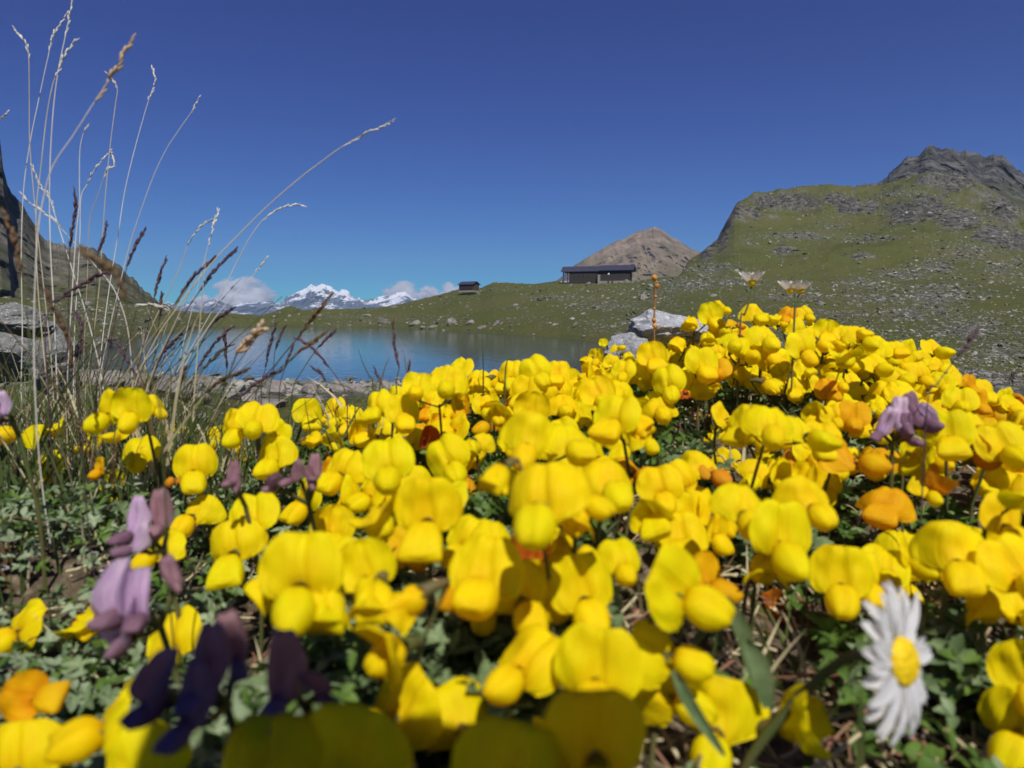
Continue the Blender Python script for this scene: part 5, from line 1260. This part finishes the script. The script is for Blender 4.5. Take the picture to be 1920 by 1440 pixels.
mb = MB(); box(mb, u(-6), u(-2), u(4), u(6), u(23), u(25.0)); link('skylight', mb.mesh('skylight', M['darkwood'], False), rf)
for i, x in enumerate((-62, -54)):
    mb = MB(); box(mb, u(x), u(x+1.9), u(.5), u(2.4), u(-3), u(21)); o = link('post', mb.mesh('post', M['bluepaint'], False), hut)
mb = MB(); box(mb, u(-62), u(-50), u(.2), u(29), u(-3), u(.4)); link('porch_floor', mb.mesh('porch_floor', M['darkwood'], False), hut)
mb = MB(); box(mb, u(-60), u(-54), u(1.2), u(1.8), u(6), u(6.8)); box(mb, u(-60), u(-54), u(1.2), u(1.8), u(3), u(3.6)); link('railing', mb.mesh('railing', M['wood'], False), hut)
def win(x, z, wv, hv, y, par=hut):
    mb = MB(); 
    for bx in ((x-wv/2-.5, x-wv/2, z-hv/2, z+hv/2), (x+wv/2, x+wv/2+.5, z-hv/2, z+hv/2), (x-wv/2-.5, x+wv/2+.5, z+hv/2, z+hv/2+.5), (x-wv/2-.5, x+wv/2+.5, z-hv/2-.5, z-hv/2)):
        box(mb, u(bx[0]), u(bx[1]), u(y-.5), u(y+.15), u(bx[2]), u(bx[3]))
    o = link('window', mb.mesh('window', M['wood'], False), par)
    mb = MB(); box(mb, u(x-wv/2), u(x+wv/2), u(y-.15), u(y+.1), u(z-hv/2), u(z+hv/2)); link('pane', mb.mesh('pane', M['glass'], False), o)
for x in (-40, -31, -23, -14): win(x, 12.5, 3.4, 5, 0)
for x in (38, 45, 52): win(x, 12.5, 2.6, 3.4, -8)
for x in (-41, -36, -27, -20): win(x, 1.2, 1.6, 1.2, 0)
mb = MB(); box(mb, u(1), u(6), u(-.4), u(.1), u(-3), u(16)); link('door', mb.mesh('door', mat_plain('black_timber', (.012, .011, .010), .7), False), hut)
mb = MB(); tube(mb, [(u(25), u(-8.1), u(14.2)), (u(25), u(-9.0), u(14.2))], [u(1.7)]*2, 14); link('satellite_dish', mb.mesh('satellite_dish', M['whitepaint']), hut)
for x in (22.5, 30): 
    mb = MB(); box(mb, u(x), u(x+3.2), u(-8.8), u(-8.42), u(-5.6), u(1.2)); link('cellar_door', mb.mesh('cellar_door', M['darkwood'], False), hut)
# low dry stone wall in front of the hut's right end
mb = MB()
for i in range(26):
    D, Fc = ROCKP[5 + i % 2]; mb.add(D*np.array([u(2.4), u(2), u(1.5)])*rr.uniform(.7, 1.2) + np.array([u(40+i*1.35), u(-13), u(-4.5+rr.uniform(-.5, .6))]), Fc)
wl = link('stone_wall', mb.mesh('stone_wall', M['stonewall'], False), mat=hut.matrix_basis.copy()); tag(wl, 'low pale dry stone wall in front of the right end of the hut', 'stone wall')
for i, (x, zz_) in enumerate(((57, 2), (45, 0))):
    mb = MB(); D, Fc = ROCKP[3]; mb.add(D*np.array([u(4), u(3), u(5.5 if i == 0 else 2.4)]), Fc)
    o = link('stone_pile', mb.mesh('stone_pile', M['stonewall'], False), mat=hut.matrix_basis @ Matrix.Translation((u(x), u(-12), u(-2+zz_*.3)))); tag(o, ['tall pale heap of stones at the right corner of the hut', 'small whitish stone heap under the wall of the hut'][i], 'stone heap')
mb = MB()
for i in range(5): tube(mb, [(u(i*5), 0, u(-4)), (u(i*5), 0, u(.6))], [u(.35)]*2, 5)
tube(mb, [(0, 0, u(-.3)), (u(20), 0, u(-.3))], [u(.15)]*2, 4)
tag(link('fence', mb.mesh('fence', M['wood'], False), mat=hut.matrix_basis @ Matrix.Translation((u(70), u(-6), 0))), 'thin post fence right of the hut', 'fence')
# shed
shed, rS = building_root('shed', 879, 542, 'small dark timber shed with low gable roof, on the skyline left of the hut', 'shed', R(-32), 285)
U_ = rS/F
mb = MB(); gable_walls(mb, u(-15), u(15), u(-10), u(12), u(-4), u(8.5), u(13)); link('wall', mb.mesh('wall', M['wood'], False), shed)
mb = MB(); box(mb, u(-14.6), u(14.2), u(-10.6), u(-10.05), u(-1), u(8)); link('shaded_front', mb.mesh('shaded_front', M['darkwood'], False), shed)  # dark sheet over the front wall, its shade put into the colour
mb = MB(); gable_roof(mb, u(-15), u(15), u(-10), u(12), u(8.5), u(13.3), u(2.2), u(.7)); link('roof', mb.mesh('roof', M['roof'], False), shed)
mb = MB(); box(mb, u(-15.6), u(15.6), u(-10.8), u(12.5), u(-6), u(-3)); link('stone_base', mb.mesh('stone_base', M['stonewall'], False), shed)

# ------------------------------------------------------------------ clouds behind the far range
def cloud(label, px, py, wpx, hpx, seed):
    d = 15500; p = P(px, py, d); sx, sz = wpx*d/F/2, hpx*d/F/2
    V, Fc = ICO3; mb = MB(); mb.add(V, Fc)
    m, nt = newmat('cloud_vapour'); n = N(nt); tc = n('ShaderNodeTexCoord').outputs['Object']
    ln = n('ShaderNodeVectorMath', {0: tc}, operation='LENGTH').outputs['Value']
    sh = n('ShaderNodeVectorMath', {0: tc, 1: (seed*3.1, seed*1.7, 0)}, operation='ADD').outputs[0]
    nz_ = n.noise(sh, 1.5, 6, .62)
    dn = n.math('SUBTRACT', n.math('ADD', n.math('MULTIPLY', nz_, 2.6), -.52), ln)
    dn = n.math('MULTIPLY', n.math('MAXIMUM', n.math('MULTIPLY', dn, 3.0), 0.0), .035)
    v = n('ShaderNodeVolumePrincipled', {'Color': (1, 1, 1, 1), 'Density': dn, 'Anisotropy': .2}).outputs[0]
    n.out(None, v)
    o = link('cloud', mb.mesh('cloud', m)); o.location = p; o.scale = (sx, sx*.8, sz); tag(o, label, 'cloud', 'small clouds over the snowy range')
cloud('largest white cloud, heaped on the snowy range left of its highest peak', 458, 560, 130, 92, 1)
cloud('small puffy cloud on the summit at the right end of the snowy range', 752, 556, 84, 62, 2)
cloud('thin round cloud hanging between the range and the shed', 803, 551, 46, 34, 3)
cloud('white cloud half hidden by the grassy slope left of the shed', 844, 552, 60, 48, 4)
cloud('faint wisp of cloud at the left end of the range', 378, 566, 50, 30, 5)

# ------------------------------------------------------------------ unseen camera behind the viewpoint, added and made tall to shade the bottom flowers
M['blackplastic'] = mat_plain('black_plastic', (.02, .02, .022), .45)
ac = link('shadow_camera', None, loc=(0, -.02, -.085)); tag(ac, 'black camera on a stub tripod, unseen behind the viewpoint, added to cast the shadow', 'camera')
import bmesh
def bev_box(name, x0, x1, y0, y1, z0, z1, bev, mat, par):
    bm = bmesh.new(); bmesh.ops.create_cube(bm, size=1)
    for v in bm.verts: v.co = Vector(((x0+x1)/2+v.co.x*(x1-x0), (y0+y1)/2+v.co.y*(y1-y0), (z0+z1)/2+v.co.z*(z1-z0)))
    bmesh.ops.bevel(bm, geom=bm.edges[:], offset=bev, segments=3, affect='EDGES'); me_ = bpy.data.meshes.new(name); bm.to_mesh(me_); bm.free(); me_.materials.append(mat); return link(name, me_, par)
bev_box('body', -.027, .042, -.020, .006, .066, .186, .004, M['blackplastic'], ac)
mb = MB(); tube(mb, [(0, .006, .085), (0, .0125, .085)], [.009, .008], 24); link('lens', mb.mesh('lens', M['blackplastic']), ac)
mb = MB()
for a in (0, 2.1, 4.2): tube(mb, [(0, -.008, .068), (math.cos(a)*.03, math.sin(a)*.03-.015, .0)], [.004, .003], 8)
link('tripod', mb.mesh('tripod', M['blackplastic']), ac)
